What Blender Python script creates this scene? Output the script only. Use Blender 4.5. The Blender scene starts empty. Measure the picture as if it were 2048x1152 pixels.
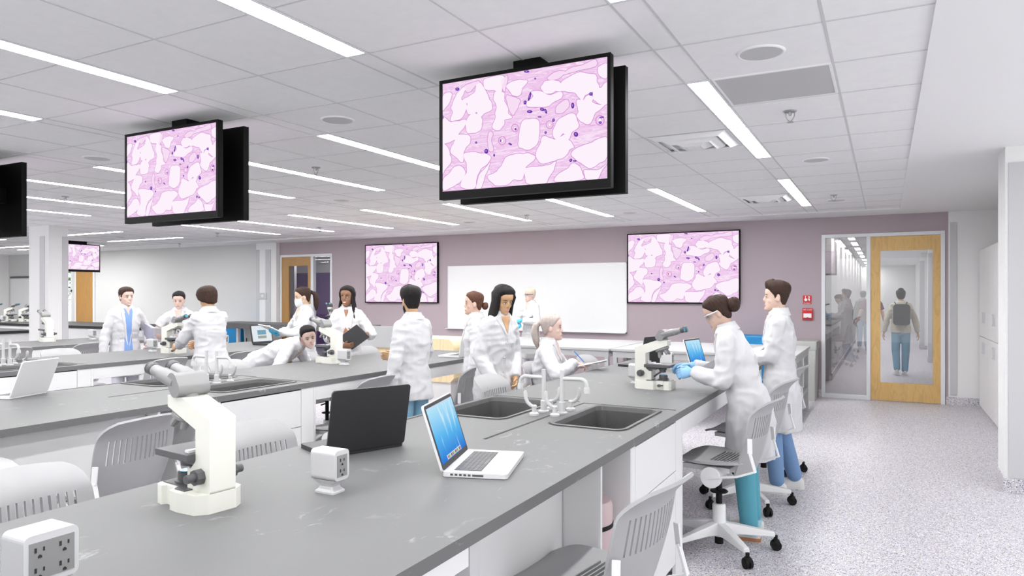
import bpy, bmesh, math, random
from mathutils import Vector, Matrix, noise
from mathutils.bvhtree import BVHTree
random.seed(7)
V = Vector
scene = bpy.context.scene
COL = scene.collection
PI = math.pi
R = math.radians

# ------------------------------------------------------------------ helpers
class MB:
    """collects shapes that become ONE mesh"""
    def __init__(s):
        s.v = []; s.f = []; s.m = []; s.sm = []
    def add(s, vs, fs, mi=0, smooth=False):
        o = len(s.v)
        s.v += [tuple(p) for p in vs]
        for f in fs:
            s.f.append([i + o for i in f]); s.m.append(mi); s.sm.append(smooth)
    def box(s, x0, x1, y0, y1, z0, z1, mi=0):
        vs = [(x0,y0,z0),(x1,y0,z0),(x1,y1,z0),(x0,y1,z0),(x0,y0,z1),(x1,y0,z1),(x1,y1,z1),(x0,y1,z1)]
        s.add(vs, [(3,2,1,0),(4,5,6,7),(0,1,5,4),(1,2,6,5),(2,3,7,6),(3,0,4,7)], mi)
    def obox(s, mat, sx, sy, sz, mi=0):
        vs = [mat @ V((a*sx/2, b*sy/2, c*sz/2)) for c in (-1,1) for a,b in ((-1,-1),(1,-1),(1,1),(-1,1))]
        s.add(vs, [(3,2,1,0),(4,5,6,7),(0,1,5,4),(1,2,6,5),(2,3,7,6),(3,0,4,7)], mi)
    def loft(s, rings, mi=0, smooth=True, cap=True, closed=True):
        n = len(rings[0]); vs = [p for r in rings for p in r]; fs = []
        for i in range(len(rings)-1):
            for j in range(n if closed else n-1):
                k = (j+1) % n
                fs.append((i*n+j, i*n+k, (i+1)*n+k, (i+1)*n+j))
        s.add(vs, fs, mi, smooth)
        if cap and closed:
            o = len(s.v) - len(vs)
            s.f.append([o+j for j in range(n-1,-1,-1)]); s.m.append(mi); s.sm.append(False)
            s.f.append([o+(len(rings)-1)*n+j for j in range(n)]); s.m.append(mi); s.sm.append(False)
    def tube(s, pts, rad, n=12, mi=0, cap=True, smooth=True):
        """tube along a polyline; rad a number or one per point"""
        pts = [V(p) for p in pts]
        if not hasattr(rad, '__len__'): rad = [rad]*len(pts)
        rings = []; prev = None
        for i, p in enumerate(pts):
            if i == 0: d = pts[1]-pts[0]
            elif i == len(pts)-1: d = pts[-1]-pts[-2]
            else: d = (pts[i+1]-pts[i]).normalized() + (pts[i]-pts[i-1]).normalized()
            if d.length < 1e-9: d = V((0,0,1))
            d.normalize()
            if prev is None:
                a = V((0,0,1)) if abs(d.z) < .9 else V((1,0,0))
                prev = d.cross(a).normalized()
            prev = (prev - d*prev.dot(d)).normalized()
            w = d.cross(prev)
            rings.append([p + (prev*math.cos(t)+w*math.sin(t))*rad[i] for t in [2*PI*j/n for j in range(n)]])
        s.loft(rings, mi, smooth, cap)
    def cyl(s, p0, p1, r0, r1=None, n=20, mi=0, smooth=True):
        s.tube([p0, p1], [r0, r0 if r1 is None else r1], n, mi, True, smooth)
    def lathe(s, prof, c=(0,0,0), n=24, mi=0, smooth=True):
        """prof: (r, z) list from bottom to top, about z through c"""
        s.loft([[V((c[0]+r*math.cos(2*PI*j/n), c[1]+r*math.sin(2*PI*j/n), c[2]+z)) for j in range(n)] for r, z in prof], mi, smooth)
    def ball(s, c, r, mi=0, mat=None, nu=14, nv=9):
        if not hasattr(r, '__len__'): r = (r, r, r)
        c = V(c); rings = []
        for i in range(nv+1):
            ph = -PI/2 + PI*i/nv; cz = max(math.cos(ph), .02)
            ring = []
            for j in range(nu):
                t = 2*PI*j/nu
                q = V((r[0]*cz*math.cos(t), r[1]*cz*math.sin(t), r[2]*math.sin(ph)))
                ring.append(c + (mat @ q if mat else q))
            rings.append(ring)
        s.loft(rings, mi, True)
    def capsule(s, p0, p1, r0, r1=None, n=14):
        r1 = r0 if r1 is None else r1
        p0 = V(p0); p1 = V(p1); d = (p1-p0); L = d.length
        d = d/L if L > 1e-9 else V((0,0,1))
        pts = []; rs = []
        for k in range(5):
            a = PI/2*(1-k/4); pts.append(p0 - d*r0*math.sin(a)); rs.append(max(r0*math.cos(a), r0*.03))
        for k in range(5):
            a = PI/2*k/4; pts.append(p1 + d*r1*math.sin(a)); rs.append(max(r1*math.cos(a), r1*.03))
        a = V((0,0,1)) if abs(d.z) < .9 else V((1,0,0))
        u = d.cross(a).normalized(); w = d.cross(u)
        s.loft([[p + (u*math.cos(t)+w*math.sin(t))*r for t in [2*PI*j/n for j in range(n)]] for p, r in zip(pts, rs)], 0, True)
    def prism(s, poly, fn, d0, d1, mi=0, smooth=False):
        """polygon (a,b) extruded from depth d0 to d1; fn(a,b,d) -> point"""
        n = len(poly)
        vs = [fn(a,b,d0) for a,b in poly] + [fn(a,b,d1) for a,b in poly]
        s.add(vs, [(i, (i+1)%n, n+(i+1)%n, n+i) for i in range(n)], mi, smooth)
        s.add(vs, [list(range(n-1,-1,-1)), list(range(n, 2*n))], mi)
    def mesh(s, name, mats, sharp=35):
        me = bpy.data.meshes.new(name)
        me.from_pydata(s.v, [], s.f)
        for m in (mats if isinstance(mats, (list, tuple)) else [mats]): me.materials.append(m)
        me.polygons.foreach_set('material_index', s.m)
        bm = bmesh.new(); bm.from_mesh(me)
        bmesh.ops.recalc_face_normals(bm, faces=bm.faces)
        bm.to_mesh(me); bm.free()
        me.polygons.foreach_set('use_smooth', s.sm)
        if any(s.sm): me.set_sharp_from_angle(angle=R(sharp))
        me.update()
        return me
    def build(s, name, mats, parent=None, bevel=0, seg=2, sharp=35):
        o = bpy.data.objects.new(name, s.mesh(name, mats, sharp)); COL.objects.link(o)
        if parent: o.parent = parent
        if bevel:
            b = o.modifiers.new('edge', 'BEVEL'); b.width = bevel; b.segments = seg; b.limit_method = 'ANGLE'; b.angle_limit = R(40)
            b.harden_normals = False
        return o

def tag(o, label, cat, group=None):
    o['label'] = label; o['category'] = cat
    if group: o['group'] = group
    return o
def thing(name, label, cat, loc=(0,0,0), rotz=0, group=None):
    o = bpy.data.objects.new(name, None); COL.objects.link(o)
    o.empty_display_size = .1
    o.location = loc; o.rotation_euler = (0,0,rotz)
    return tag(o, label, cat, group)
def struct(o):
    o['kind'] = 'structure'; return o
def dup(root, loc, rotz, label):
    r = root.copy(); COL.objects.link(r); r.location = loc; r.rotation_euler = (0,0,rotz); r['label'] = label
    for ch in list(root.children):
        c = ch.copy(); COL.objects.link(c); c.parent = r
        for g in list(ch.children):
            d = g.copy(); COL.objects.link(d); d.parent = c
    return r
def rrect(x0, x1, y0, y1, r, n=5):
    pts = []
    for cx, cy, a0 in ((x1-r,y1-r,0),(x0+r,y1-r,90),(x0+r,y0+r,180),(x1-r,y0+r,270)):
        for i in range(n+1):
            a = R(a0+90*i/n); pts.append((cx+r*math.cos(a), cy+r*math.sin(a)))
    return pts
XY = lambda a,b,d: (a,b,d)
XZ = lambda a,b,d: (a,d,b)
YZ = lambda a,b,d: (d,a,b)
def text_obj(name, txt, size, loc, rot, m, parent=None, ext=.0006):
    cu = bpy.data.curves.new(name, 'FONT'); cu.body = txt; cu.size = size; cu.extrude = ext
    cu.align_x = 'CENTER'; cu.align_y = 'CENTER'
    t = bpy.data.objects.new(name+'_c', cu); COL.objects.link(t)
    dg = bpy.context.evaluated_depsgraph_get()
    me = bpy.data.meshes.new_from_object(t.evaluated_get(dg)); bpy.data.objects.remove(t)
    me.materials.clear(); me.materials.append(m)
    o = bpy.data.objects.new(name, me); COL.objects.link(o)
    o.location = loc; o.rotation_euler = rot
    if parent: o.parent = parent
    return o

# ------------------------------------------------------------------ materials
def lin(c):
    return tuple(((x/255)/12.92 if x/255 <= .04045 else ((x/255+.055)/1.055)**2.4) for x in c) + (1,)
def mat(name, col, rough=.5, metal=0, spec=.5, emit=None, es=1.0, alpha=1, noise_amt=0, nscale=20, bump=0, bscale=60):
    m = bpy.data.materials.new(name); m.use_nodes = True
    nt = m.node_tree; b = nt.nodes['Principled BSDF']
    c = lin(col) if max(col) > 1 else tuple(col)+(1,)
    b.inputs['Base Color'].default_value = c
    b.inputs['Roughness'].default_value = rough; b.inputs['Metallic'].default_value = metal
    b.inputs['Specular IOR Level'].default_value = spec
    if emit:
        b.inputs['Emission Color'].default_value = lin(emit) if max(emit) > 1 else tuple(emit)+(1,)
        b.inputs['Emission Strength'].default_value = es
    if noise_amt or bump:
        tc = nt.nodes.new('ShaderNodeTexCoord')
        n = nt.nodes.new('ShaderNodeTexNoise'); n.inputs['Scale'].default_value = nscale; n.inputs['Detail'].default_value = 3
        nt.links.new(tc.outputs['Object'], n.inputs['Vector'])
        if noise_amt:
            mx = nt.nodes.new('ShaderNodeMixRGB'); mx.blend_type = 'MIX'
            mx.inputs[1].default_value = tuple(x*(1-noise_amt) for x in c[:3])+(1,)
            mx.inputs[2].default_value = tuple(min(1,x*(1+noise_amt)) for x in c[:3])+(1,)
            nt.links.new(n.outputs['Fac'], mx.inputs[0]); nt.links.new(mx.outputs[0], b.inputs['Base Color'])
        if bump:
            n2 = nt.nodes.new('ShaderNodeTexNoise'); n2.inputs['Scale'].default_value = bscale
            nt.links.new(tc.outputs['Object'], n2.inputs['Vector'])
            bp = nt.nodes.new('ShaderNodeBump'); bp.inputs['Strength'].default_value = bump; bp.inputs['Distance'].default_value = .01
            nt.links.new(n2.outputs['Fac'], bp.inputs['Height']); nt.links.new(bp.outputs[0], b.inputs['Normal'])
    return m
def nodes(m):
    nt = m.node_tree
    def N(t, **k):
        n = nt.nodes.new(t)
        for a, b in k.items():
            if a.startswith('i_'): n.inputs[a[2:].replace('_', ' ')].default_value = b
            else: setattr(n, a, b)
        return n
    return nt, N, nt.nodes['Principled BSDF'], nt.links.new
def ramp(N, stops, interp='LINEAR'):
    r = N('ShaderNodeValToRGB'); e = r.color_ramp; e.interpolation = interp
    while len(e.elements) < len(stops): e.elements.new(.5)
    for el, (p, c) in zip(e.elements, stops): el.position = p; el.color = c
    return r
g = lambda x: (x,x,x,1)

M = {}
M['white'] = mat('white_laminate', (.79,.79,.79), .45)
M['wall_white'] = mat('white_paint', (.80,.80,.79), .7, bump=.02, bscale=200)
M['wall_grey'] = mat('pale_grey_paint', (.60,.60,.59), .7, noise_amt=.01)
M['mauve'] = mat('mauve_paint', (.385,.32,.345), .65, noise_amt=.012)
M['frame'] = mat('pale_metal_frame', (.74,.76,.78), .4)
M['guard'] = mat('grey_corner_guard', (.53,.53,.54), .5)
M['drywall'] = mat('white_drywall', (.86,.86,.86), .8)
M['tee'] = mat('ceiling_tee', (.62,.62,.62), .5)
M['chair'] = mat('grey_shell_plastic', (.36,.36,.365), .5, noise_amt=.05, nscale=8)
M['chair_white'] = mat('white_chair_plastic', (.77,.77,.77), .4)
M['black'] = mat('black_plastic', (.006,.006,.006), .6, spec=.2)
M['tv'] = mat('black_tv_plastic', (.004,.004,.004), .55, spec=.10)
M['cream'] = mat('cream_enamel', (.80,.80,.73), .35)
M['mgrey'] = mat('grey_enamel', (.26,.26,.26), .4)
M['mdark'] = mat('dark_grey_metal', (.085,.085,.09), .4)
M['teal'] = mat('teal_lens', (.02,.30,.48), .15)
M['slot'] = mat('dark_groove', (.02,.02,.02), .7)
M['faucet'] = mat('white_coated_metal', (.56,.56,.56), .35)
M['socket'] = mat('socket_grey', (.25,.25,.25), .5)
M['outlet'] = mat('white_socket_plastic', (.58,.58,.59), .45)
M['silver'] = mat('silver_aluminium', (.74,.74,.75), .35)
M['lapblack'] = mat('black_laptop_shell', (.035,.035,.037), .4, spec=.3)
M['wbface'] = mat('whiteboard_face', (.80,.81,.81), .25)
M['red'] = mat('fire_red', (.55,.008,.012), .45)
M['textw'] = mat('white_print', (.85,.85,.85), .6)
M['bluebin'] = mat('blue_bin_plastic', (.005,.22,.50), .45, noise_amt=.06)
M['bincon'] = mat('speckled_grey_stone', (.46,.47,.45), .6, noise_amt=.12, nscale=60)
M['birch'] = mat('pale_birch', (.80,.66,.42), .5)
M['desk'] = mat('grey_table_top', (.46,.47,.47), .4)
M['pink'] = mat('dusty_pink_metal', (.55,.42,.43), .4)
M['purple'] = mat('purple_panel', (.15,.045,.27), .5)
M['steel'] = mat('sprinkler_steel', (.35,.35,.35), .35, .6)
M['perf'] = mat('perforated_grey', (.52,.52,.52), .6, noise_amt=.14, nscale=420)
M['trackpad'] = mat('trackpad_silver', (.60,.60,.61), .35)
M['denim_cuff'] = mat('pale_denim_cuff', (.35,.55,.62), .8)
M['paper'] = mat('paper_white', (.80,.80,.82), .6)
M['leaf'] = mat('leaf_green', (.12,.30,.06), .6)
M['bark'] = mat('tree_bark', (.12,.08,.05), .8)
M['lamp'] = mat('lit_diffuser', (.9,.9,.9), .5, emit=(1,1,1), es=40.0)

def mk_floor():
    m = mat('terrazzo_floor', (.6,.6,.62), .45); nt, N, b, L = nodes(m)
    tc = N('ShaderNodeTexCoord')
    v = N('ShaderNodeTexVoronoi', i_Scale=185.0); L(tc.outputs['Object'], v.inputs['Vector'])
    sep = N('ShaderNodeSeparateColor'); L(v.outputs['Color'], sep.inputs[0])
    r = ramp(N, [(0,(.56,.545,.57,1)),(.48,(.72,.71,.73,1)),(.64,(.42,.38,.54,1)),(.75,(.50,.44,.40,1)),(.83,(.10,.09,.11,1)),(.93,(.92,.92,.92,1))], 'CONSTANT')
    L(sep.outputs[0], r.inputs[0]); L(r.outputs[0], b.inputs['Base Color'])
    return m
M['floor'] = mk_floor()
def mk_worktop():
    m = mat('grey_stone_worktop', (.2,.2,.2), .5, spec=.2); nt, N, b, L = nodes(m)
    tc = N('ShaderNodeTexCoord')
    mp = N('ShaderNodeMapping'); mp.inputs['Scale'].default_value = (1, .55, 1); mp.inputs['Rotation'].default_value = (0,0,.5)
    L(tc.outputs['Object'], mp.inputs[0])
    n1 = N('ShaderNodeTexNoise', i_Scale=9.0, i_Detail=9.0, i_Roughness=.72, i_Distortion=.8); L(mp.outputs[0], n1.inputs['Vector'])
    r1 = ramp(N, [(.585,g(0)),(.66,g(1))]); L(n1.outputs['Fac'], r1.inputs[0])
    n2 = N('ShaderNodeTexNoise', i_Scale=3.0, i_Detail=3.0); L(tc.outputs['Object'], n2.inputs['Vector'])
    r2 = ramp(N, [(.46,g(0)),(.62,g(.55))]); L(n2.outputs['Fac'], r2.inputs[0])
    mu = N('ShaderNodeMath', operation='MULTIPLY'); L(r1.outputs[0], mu.inputs[0]); L(r2.outputs[0], mu.inputs[1])
    mx = N('ShaderNodeMixRGB'); mx.inputs[1].default_value = (.155,.155,.157,1); mx.inputs[2].default_value = (.42,.42,.42,1)
    L(mu.outputs[0], mx.inputs[0]); L(mx.outputs[0], b.inputs['Base Color'])
    return m
M['worktop'] = mk_worktop()
M['darktop'] = mat('black_resin_worktop', (.028,.028,.029), .5, spec=.15)
M['basin'] = mat('dark_sink_resin', (.085,.085,.085), .45, noise_amt=.15, nscale=14)
def mk_wood(name, c1, c2, sc):
    m = mat(name, c1, .42); nt, N, b, L = nodes(m)
    tc = N('ShaderNodeTexCoord'); mp = N('ShaderNodeMapping'); mp.inputs['Scale'].default_value = sc
    L(tc.outputs['Object'], mp.inputs[0])
    n = N('ShaderNodeTexNoise', i_Scale=3.2, i_Detail=7.0, i_Roughness=.6, i_Distortion=1.6); L(mp.outputs[0], n.inputs['Vector'])
    r = ramp(N, [(.30,c1+(1,)),(.52,c2+(1,)),(.60,tuple(x*.86 for x in c2)+(1,)),(.72,c1+(1,))])
    L(n.outputs['Fac'], r.inputs[0]); L(r.outputs[0], b.inputs['Base Color'])
    return m
M['maple'] = mk_wood('honey_maple_veneer', (.56,.335,.105), (.64,.42,.16), (3.5,3.5,.7))
M['oak'] = mk_wood('orange_oak_veneer', (.34,.17,.04), (.40,.215,.06), (7,7,.5))
M['birch'] = mk_wood('pale_birch', (.78,.62,.36), (.82,.68,.43), (5,5,.6))
def mk_tile():
    m = mat('acoustic_tile', (.82,.82,.82), .85); nt, N, b, L = nodes(m)
    tc = N('ShaderNodeTexCoord')
    n = N('ShaderNodeTexNoise', i_Scale=14.0, i_Detail=8.0, i_Roughness=.7); L(tc.outputs['Object'], n.inputs['Vector'])
    r = ramp(N, [(.3,g(.86)),(.7,g(.90))]); L(n.outputs['Fac'], r.inputs[0]); L(r.outputs[0], b.inputs['Base Color'])
    return m
M['tile'] = mk_tile()
def mk_glass(name, tint, refl):
    m = bpy.data.materials.new(name); m.use_nodes = True; nt = m.node_tree; nt.nodes.clear()
    o = nt.nodes.new('ShaderNodeOutputMaterial'); t = nt.nodes.new('ShaderNodeBsdfTransparent'); t.inputs[0].default_value = tint
    gl = nt.nodes.new('ShaderNodeBsdfGlossy'); gl.inputs['Roughness'].default_value = .01; gl.inputs[0].default_value = (.9,.9,.9,1)
    mx = nt.nodes.new('ShaderNodeMixShader'); mx.inputs[0].default_value = refl
    nt.links.new(t.outputs[0], mx.inputs[1]); nt.links.new(gl.outputs[0], mx.inputs[2]); nt.links.new(mx.outputs[0], o.inputs[0])
    return m
M['glass'] = mk_glass('door_glass', (.90,.90,.93,1), .07)
M['sideglass'] = mk_glass('sidelight_glass', (.50,.48,.495,1), .19)
M['winglass'] = mk_glass('window_glass', (.95,.97,1,1), .06)
M['lens'] = mk_glass('clear_lens', (.90,.94,.97,1), .12)

# microscope slide shown on every screen: tissue, lumens, outlines, nuclei
SCR = .92
def emis(name, col, k=1.0):
    m = bpy.data.materials.new(name); m.use_nodes = True; nt = m.node_tree; nt.nodes.clear()
    o = nt.nodes.new('ShaderNodeOutputMaterial'); e = nt.nodes.new('ShaderNodeEmission')
    e.inputs[0].default_value = lin(col); e.inputs[1].default_value = SCR*k
    nt.links.new(e.outputs[0], o.inputs[0]); return m
def mk_tissue():
    m = emis('slide_tissue', (235,190,228)); nt = m.node_tree; L = nt.links.new
    e = [n for n in nt.nodes if n.type == 'EMISSION'][0]
    uv = nt.nodes.new('ShaderNodeUVMap')
    mp = nt.nodes.new('ShaderNodeMapping'); mp.inputs['Rotation'].default_value = (0,0,-.9); mp.inputs['Scale'].default_value = (3,14,1)
    L(uv.outputs[0], mp.inputs[0])
    n = nt.nodes.new('ShaderNodeTexNoise'); n.inputs['Scale'].default_value = 1.6; n.inputs['Detail'].default_value = 6; n.inputs['Distortion'].default_value = 2.2
    L(mp.outputs[0], n.inputs['Vector'])
    r = nt.nodes.new('ShaderNodeValToRGB'); el = r.color_ramp.elements
    for _ in range(3): el.new(.5)
    for x, (p, c) in zip(el, [(.28,(226,172,222)),(.40,(246,214,243)),(.50,(235,190,232)),(.58,(250,231,249)),(.70,(238,200,236))]): x.position = p; x.color = lin(c)
    L(n.outputs['Fac'], r.inputs[0]); L(r.outputs[0], e.inputs[0]); return m
M['tissue'] = mk_tissue()
M['lumen'] = emis('slide_lumen', (253,241,252))
M['lumen2'] = emis('slide_pale_pink', (247,222,244))
M['septa'] = emis('slide_septa', (212,150,213))
M['nuc'] = emis('slide_nucleus', (104,58,166))
M['nuc2'] = emis('slide_nucleus_core', (160,120,205))
M['ring'] = emis('slide_vessel_ring', (222,160,215))
SLIDE = [M['tissue'], M['septa'], M['lumen'], M['lumen2'], M['nuc'], M['nuc2'], M['ring']]
LUM = """345,315 385,385 410,440 415,485 365,515 330,545 318,502 300,512 265,515 250,480 257,450 225,430 265,400 300,375 320,320
375,285 490,262 485,330 470,375 430,360 380,355 365,320
250,330 230,380 215,420 245,445 250,480 220,540 150,562 160,500 150,470 175,410 200,365
95,400 140,370 150,400 130,450 95,490
300,515 345,545 350,580 340,625 290,645 255,640 245,590 260,540
95,548 150,575 235,558 240,590 200,650 170,690 110,715 95,712
440,375 495,378 500,430 520,470 525,515 545,540 500,555 495,590 460,625 420,605 435,560 445,480 430,420
515,330 560,300 610,290 650,300 625,340 600,390 560,395 545,375
680,370 740,365 800,395 880,370 885,410 820,440 790,465 720,470 660,465 655,440 690,400
780,300 850,295 870,320 860,350 810,380 770,375 745,345 760,320
880,310 930,270 990,245 1060,245 1110,255 1120,290 1130,340 1090,370 1060,380 1035,400 1020,430 990,390 940,370 890,362 850,368 845,352
1030,425 1060,397 1090,402 1090,440 1140,452 1175,450 1150,480 1110,510 1080,570 1050,585 1010,565 985,530 1000,500 985,430
1105,350 1150,340 1195,310 1195,442 1150,445 1110,430 1095,408
1140,200 1195,180 1195,270 1150,272 1130,235
625,560 680,550 730,570 730,640 720,710 690,745 640,755 600,735 595,690 605,620
860,560 910,530 970,520 985,560 1000,590 990,610 950,640 930,680 890,645 860,680 830,670 825,630
760,670 830,690 900,660 930,690 965,735 935,755 905,800 850,820 800,840 740,845 710,790 740,720
1195,670 1195,800 1130,850 1080,880 1040,860 990,830 950,790 970,755 1060,720
510,810 570,790 650,785 700,800 690,830 640,870 625,920 610,960 560,955 520,990 440,990 390,940 450,905 490,850
245,780 330,780 400,800 395,840 340,890 312,960 300,1018 215,1008 215,970 250,910 250,850 235,810
200,660 265,665 275,700 245,750 230,790 220,840 175,800 145,770 160,720
95,730 130,750 140,790 150,830 110,890 95,912
180,870 225,880 240,920 205,970 150,1010 98,1025 95,960 140,910
640,880 730,870 800,860 845,840 820,900 790,950 765,978 660,988 635,930
920,880 960,850 1000,870 1020,910 1015,955 850,970 860,930
1040,890 1090,895 1140,890 1190,850 1150,900 1130,948 1050,955 1042,920
405,850 370,930 345,1010 315,1015 335,930 385,868"""
LUM2 = """515,400 545,405 600,420 590,470 560,520 542,510 525,460
940,215 1030,190 1110,160 1115,195 1000,225 900,252
790,275 840,240 900,235 880,265 820,290
400,640 420,655 412,700 425,760 400,760 392,700
880,440 925,425 930,470 890,505 845,512 850,470
240,330 330,300 310,330 255,372
480,300 500,275 520,262 510,330 495,365"""
NUC = [(190,352,14,11,0),(648,235,18,8,0),(668,402,8,32,15),(637,442,10,14,10),(668,503,19,10,0),(752,488,16,11,20),(776,500,8,18,-20),(735,538,13,5,0),(958,462,11,20,0),(1082,384,13,12,0),(1155,540,17,6,-8),(1145,575,11,9,0),(980,654,15,17,-20),(828,560,9,12,20),(574,620,6,9,-20),(475,697,5,9,0),(380,768,13,17,0),(432,795,7,9,0),(538,720,13,7,30),(945,828,10,12,30),(972,832,14,6,0),(775,643,8,9,0),(97,540,3,12,0),(705,282,7,6,0),(313,710,7,8,0)]
RINGS = [(1143,560,33),(570,612,26),(802,590,27),(485,697,28),(1152,200,0)]
def slide_uv(x, y):
    a = (x-92)/1103.0; yt = 318-185*a; yb = 1040-92*a
    b = (y-yt)/(yb-yt)
    a = a*1.16/(1+.16*a)
    return min(max(a,.003),.997), min(max(1-b,.004),.996)
def crom(pts, n=4):
    out = []; N_ = len(pts)
    for i in range(N_):
        p0,p1,p2,p3 = [V(pts[(i+k-1)%N_]) for k in range(4)]
        for j in range(n):
            t = j/n
            out.append(.5*((2*p1)+(p2-p0)*t+(2*p0-5*p1+4*p2-p3)*t*t+(3*p1-p0-3*p2+p3)*t**3))
    return out
def slide_mesh(w, h):
    """flat lit picture in local x (width) / z (height), facing -y"""
    vs, fs, ms, uvs = [], [], [], []
    def poly(pts, d, mi):
        o = len(vs)
        for a, b in pts:
            a = min(max(a,.001),.999); b = min(max(b,.001),.999)
            vs.append(((a-.5)*w, -d, (b-.5)*h)); uvs.append((a, b))
        fs.append(list(range(o, o+len(pts)))); ms.append(mi)
    poly([(0,0),(1,0),(1,1),(0,1)], 0, 0)
    rnd = random.Random(3)
    def blob(line, mi):
        p = [slide_uv(*map(float, q.split(','))) for q in line.split()]
        c = crom(p, 5)
        c = [q + V(((noise.noise(V((q.x*30,q.y*22,1)))*.006), noise.noise(V((q.x*30,q.y*22,7)))*.009)) for q in c]
        m = sum(c, V((0,0)))/len(c)
        # outline pushed outward along the local normal
        out = []; inn = []
        n = len(c); ar = sum(c[i].x*c[(i+1)%n].y-c[(i+1)%n].x*c[i].y for i in range(n)); sg = 1 if ar > 0 else -1
        for i in range(n):
            t = c[(i+1)%n]-c[i-1]; nn = V((t.y, -t.x)); nn = nn.normalized()*sg if nn.length > 0 else nn
            out.append(V((c[i].x+nn.x*.0052, c[i].y+nn.y*.0084))); inn.append(V((c[i].x+nn.x*.0016, c[i].y+nn.y*.0026)))
        poly([tuple(q) for q in out], .0003, 1); poly([tuple(q) for q in inn], .0006, mi)
    for l in LUM.splitlines(): blob(l, 2)
    for l in LUM2.splitlines(): blob(l, 3)
    def ell(x, y, rx, ry, rot, d, mi):
        pts = []
        for k in range(14):
            t = 2*PI*k/14; a = rx*math.cos(t); b = ry*math.sin(t); r = R(rot)
            pts.append(slide_uv(x+a*math.cos(r)-b*math.sin(r), y+a*math.sin(r)+b*math.cos(r)))
        poly(pts[::-1], d, mi)
    for x, y, r in RINGS:
        if r:
            ell(x,y,r,r*1.1,0,.0009,6); ell(x,y,r*.72,r*.8,0,.0011,3); ell(x,y,r*.5,r*.55,0,.0012,6); ell(x,y,r*.36,r*.4,0,.0013,2)
    for x, y, a, b, r in NUC:
        ell(x,y,a,b,r,.0015,4); ell(x-a*.12,y-b*.1,a*.45,b*.45,r,.0017,5)
    me = bpy.data.meshes.new('screen'); me.from_pydata(vs, [], fs)
    for m in SLIDE: me.materials.append(m)
    me.polygons.foreach_set('material_index', ms)
    ul = me.uv_layers.new(name='UVMap')
    for p in me.polygons:
        for li, vi in zip(p.loop_indices, p.vertices): ul.data[li].uv = uvs[vi]
        if p.normal.y > 0: p.flip()
    me.update(); return me
# ------------------------------------------------------------------ room
YB = 11.66; ZC = 2.743; XL = -23.4; XR = 1.72; YF = -2.6
def sbox(name, b, m, bevel=0):
    mb = MB(); mb.box(*b); return struct(mb.build(name, m, None, bevel))
sbox('floor', (XL-.1, 3.2, YF, 34.2, -.1, 0), M['floor'])
# tiled ceiling with its metal grid
mb = MB(); mb.box(XL, .18, YF, 10.94, ZC, ZC+.1)
ceiling = struct(mb.build('ceiling', M['tile']))
mb = MB()
XROW = [-.92-1.375*k for k in range(17)]
gx = []
for x in XROW: gx += [x+.067, x-.067, x-.6875]
gx.append(-.2325)
for x in gx:
    if x > XL: mb.box(x-.006, x+.006, YF, 10.94, ZC-.0025, ZC+.01)
yy = 3.915-.61*10
while yy < 10.9:
    if yy > YF: mb.box(XL, .18, yy-.006, yy+.006, ZC-.0022, ZC+.01)
    yy += .6115
o = mb.build('ceiling_grid', M['tee'], ceiling)
mb = MB()
mb.box(.18, XR, YF, YB, ZC-.016, ZC+.1); mb.box(XL, .18, 10.94, YB, ZC-.016, ZC+.1)
struct(mb.build('ceiling_border', M['drywall']))
# back wall, in its three paints, with the openings
def wall_piece(name, m, segs):
    mb = MB()
    for x0,x1,z0,z1 in segs: mb.box(x0,x1,YB,YB+.12,z0,z1)
    return struct(mb.build(name, m))
wall_piece('wall_back', M['mauve'], [(-12.16,-12.137,0,ZC),(-12.137,-10.59,2.445,ZC),(-10.59,-.853,0,ZC),(-.853,.75,2.462,ZC),(.75,.79,0,ZC)])
wall_piece('wall_back_2', M['wall_grey'], [(XL,-21.4,0,ZC),(-21.4,-20.15,2.42,ZC),(-20.15,-12.16,0,ZC)])
wall_piece('wall_back_3', M['wall_white'], [(.79,XR,0,ZC)])
sbox('wall_left', (XL-.12, XL, YF, YB+.12, 0, ZC+.1), M['wall_white'])
sbox('wall_right', (XR, XR+.12, 6.74, YB+.12, 0, ZC+.1), M['wall_white'])
# unseen opening beside the viewer, added with a plain frame to let daylight in
w2 = bpy.data.objects.new('window_2', None); COL.objects.link(w2); w2.location = (XR+.06,0,0); w2['kind'] = 'structure'
mb = MB()
for y in (YF,-.3,2.05,4.4,6.69): mb.box(-.04,.04,y,y+.05,0,ZC)
mb.box(-.04,.04,YF,6.74,0,.05); mb.box(-.04,.04,YF,6.74,ZC-.08,ZC)
mb.build('window_frame', M['frame'], w2)
# pilaster on the back wall with its grey guards
mb = MB(); mb.box(-12.80,-12.165,YB-.10,YB,0,ZC-.016)
struct(mb.build('pilaster', M['wall_white']))
for x0,x1 in ((-12.80,-12.70),(-12.50,-12.33)):
    sbox('trim_1', (x0,x1,YB-.108,YB-.1,.12,2.58), M['guard'])
sbox('trim_2', (.81,.89,YB-.012,YB,.14,2.575), M['guard'])
mb = MB(); mb.box(.76,1.18,YB-.014,YB,0,.115); mb.box(-.90,-.853,YB-.012,YB,0,.115)
struct(mb.build('baseboard_back', M['floor']))
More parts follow.
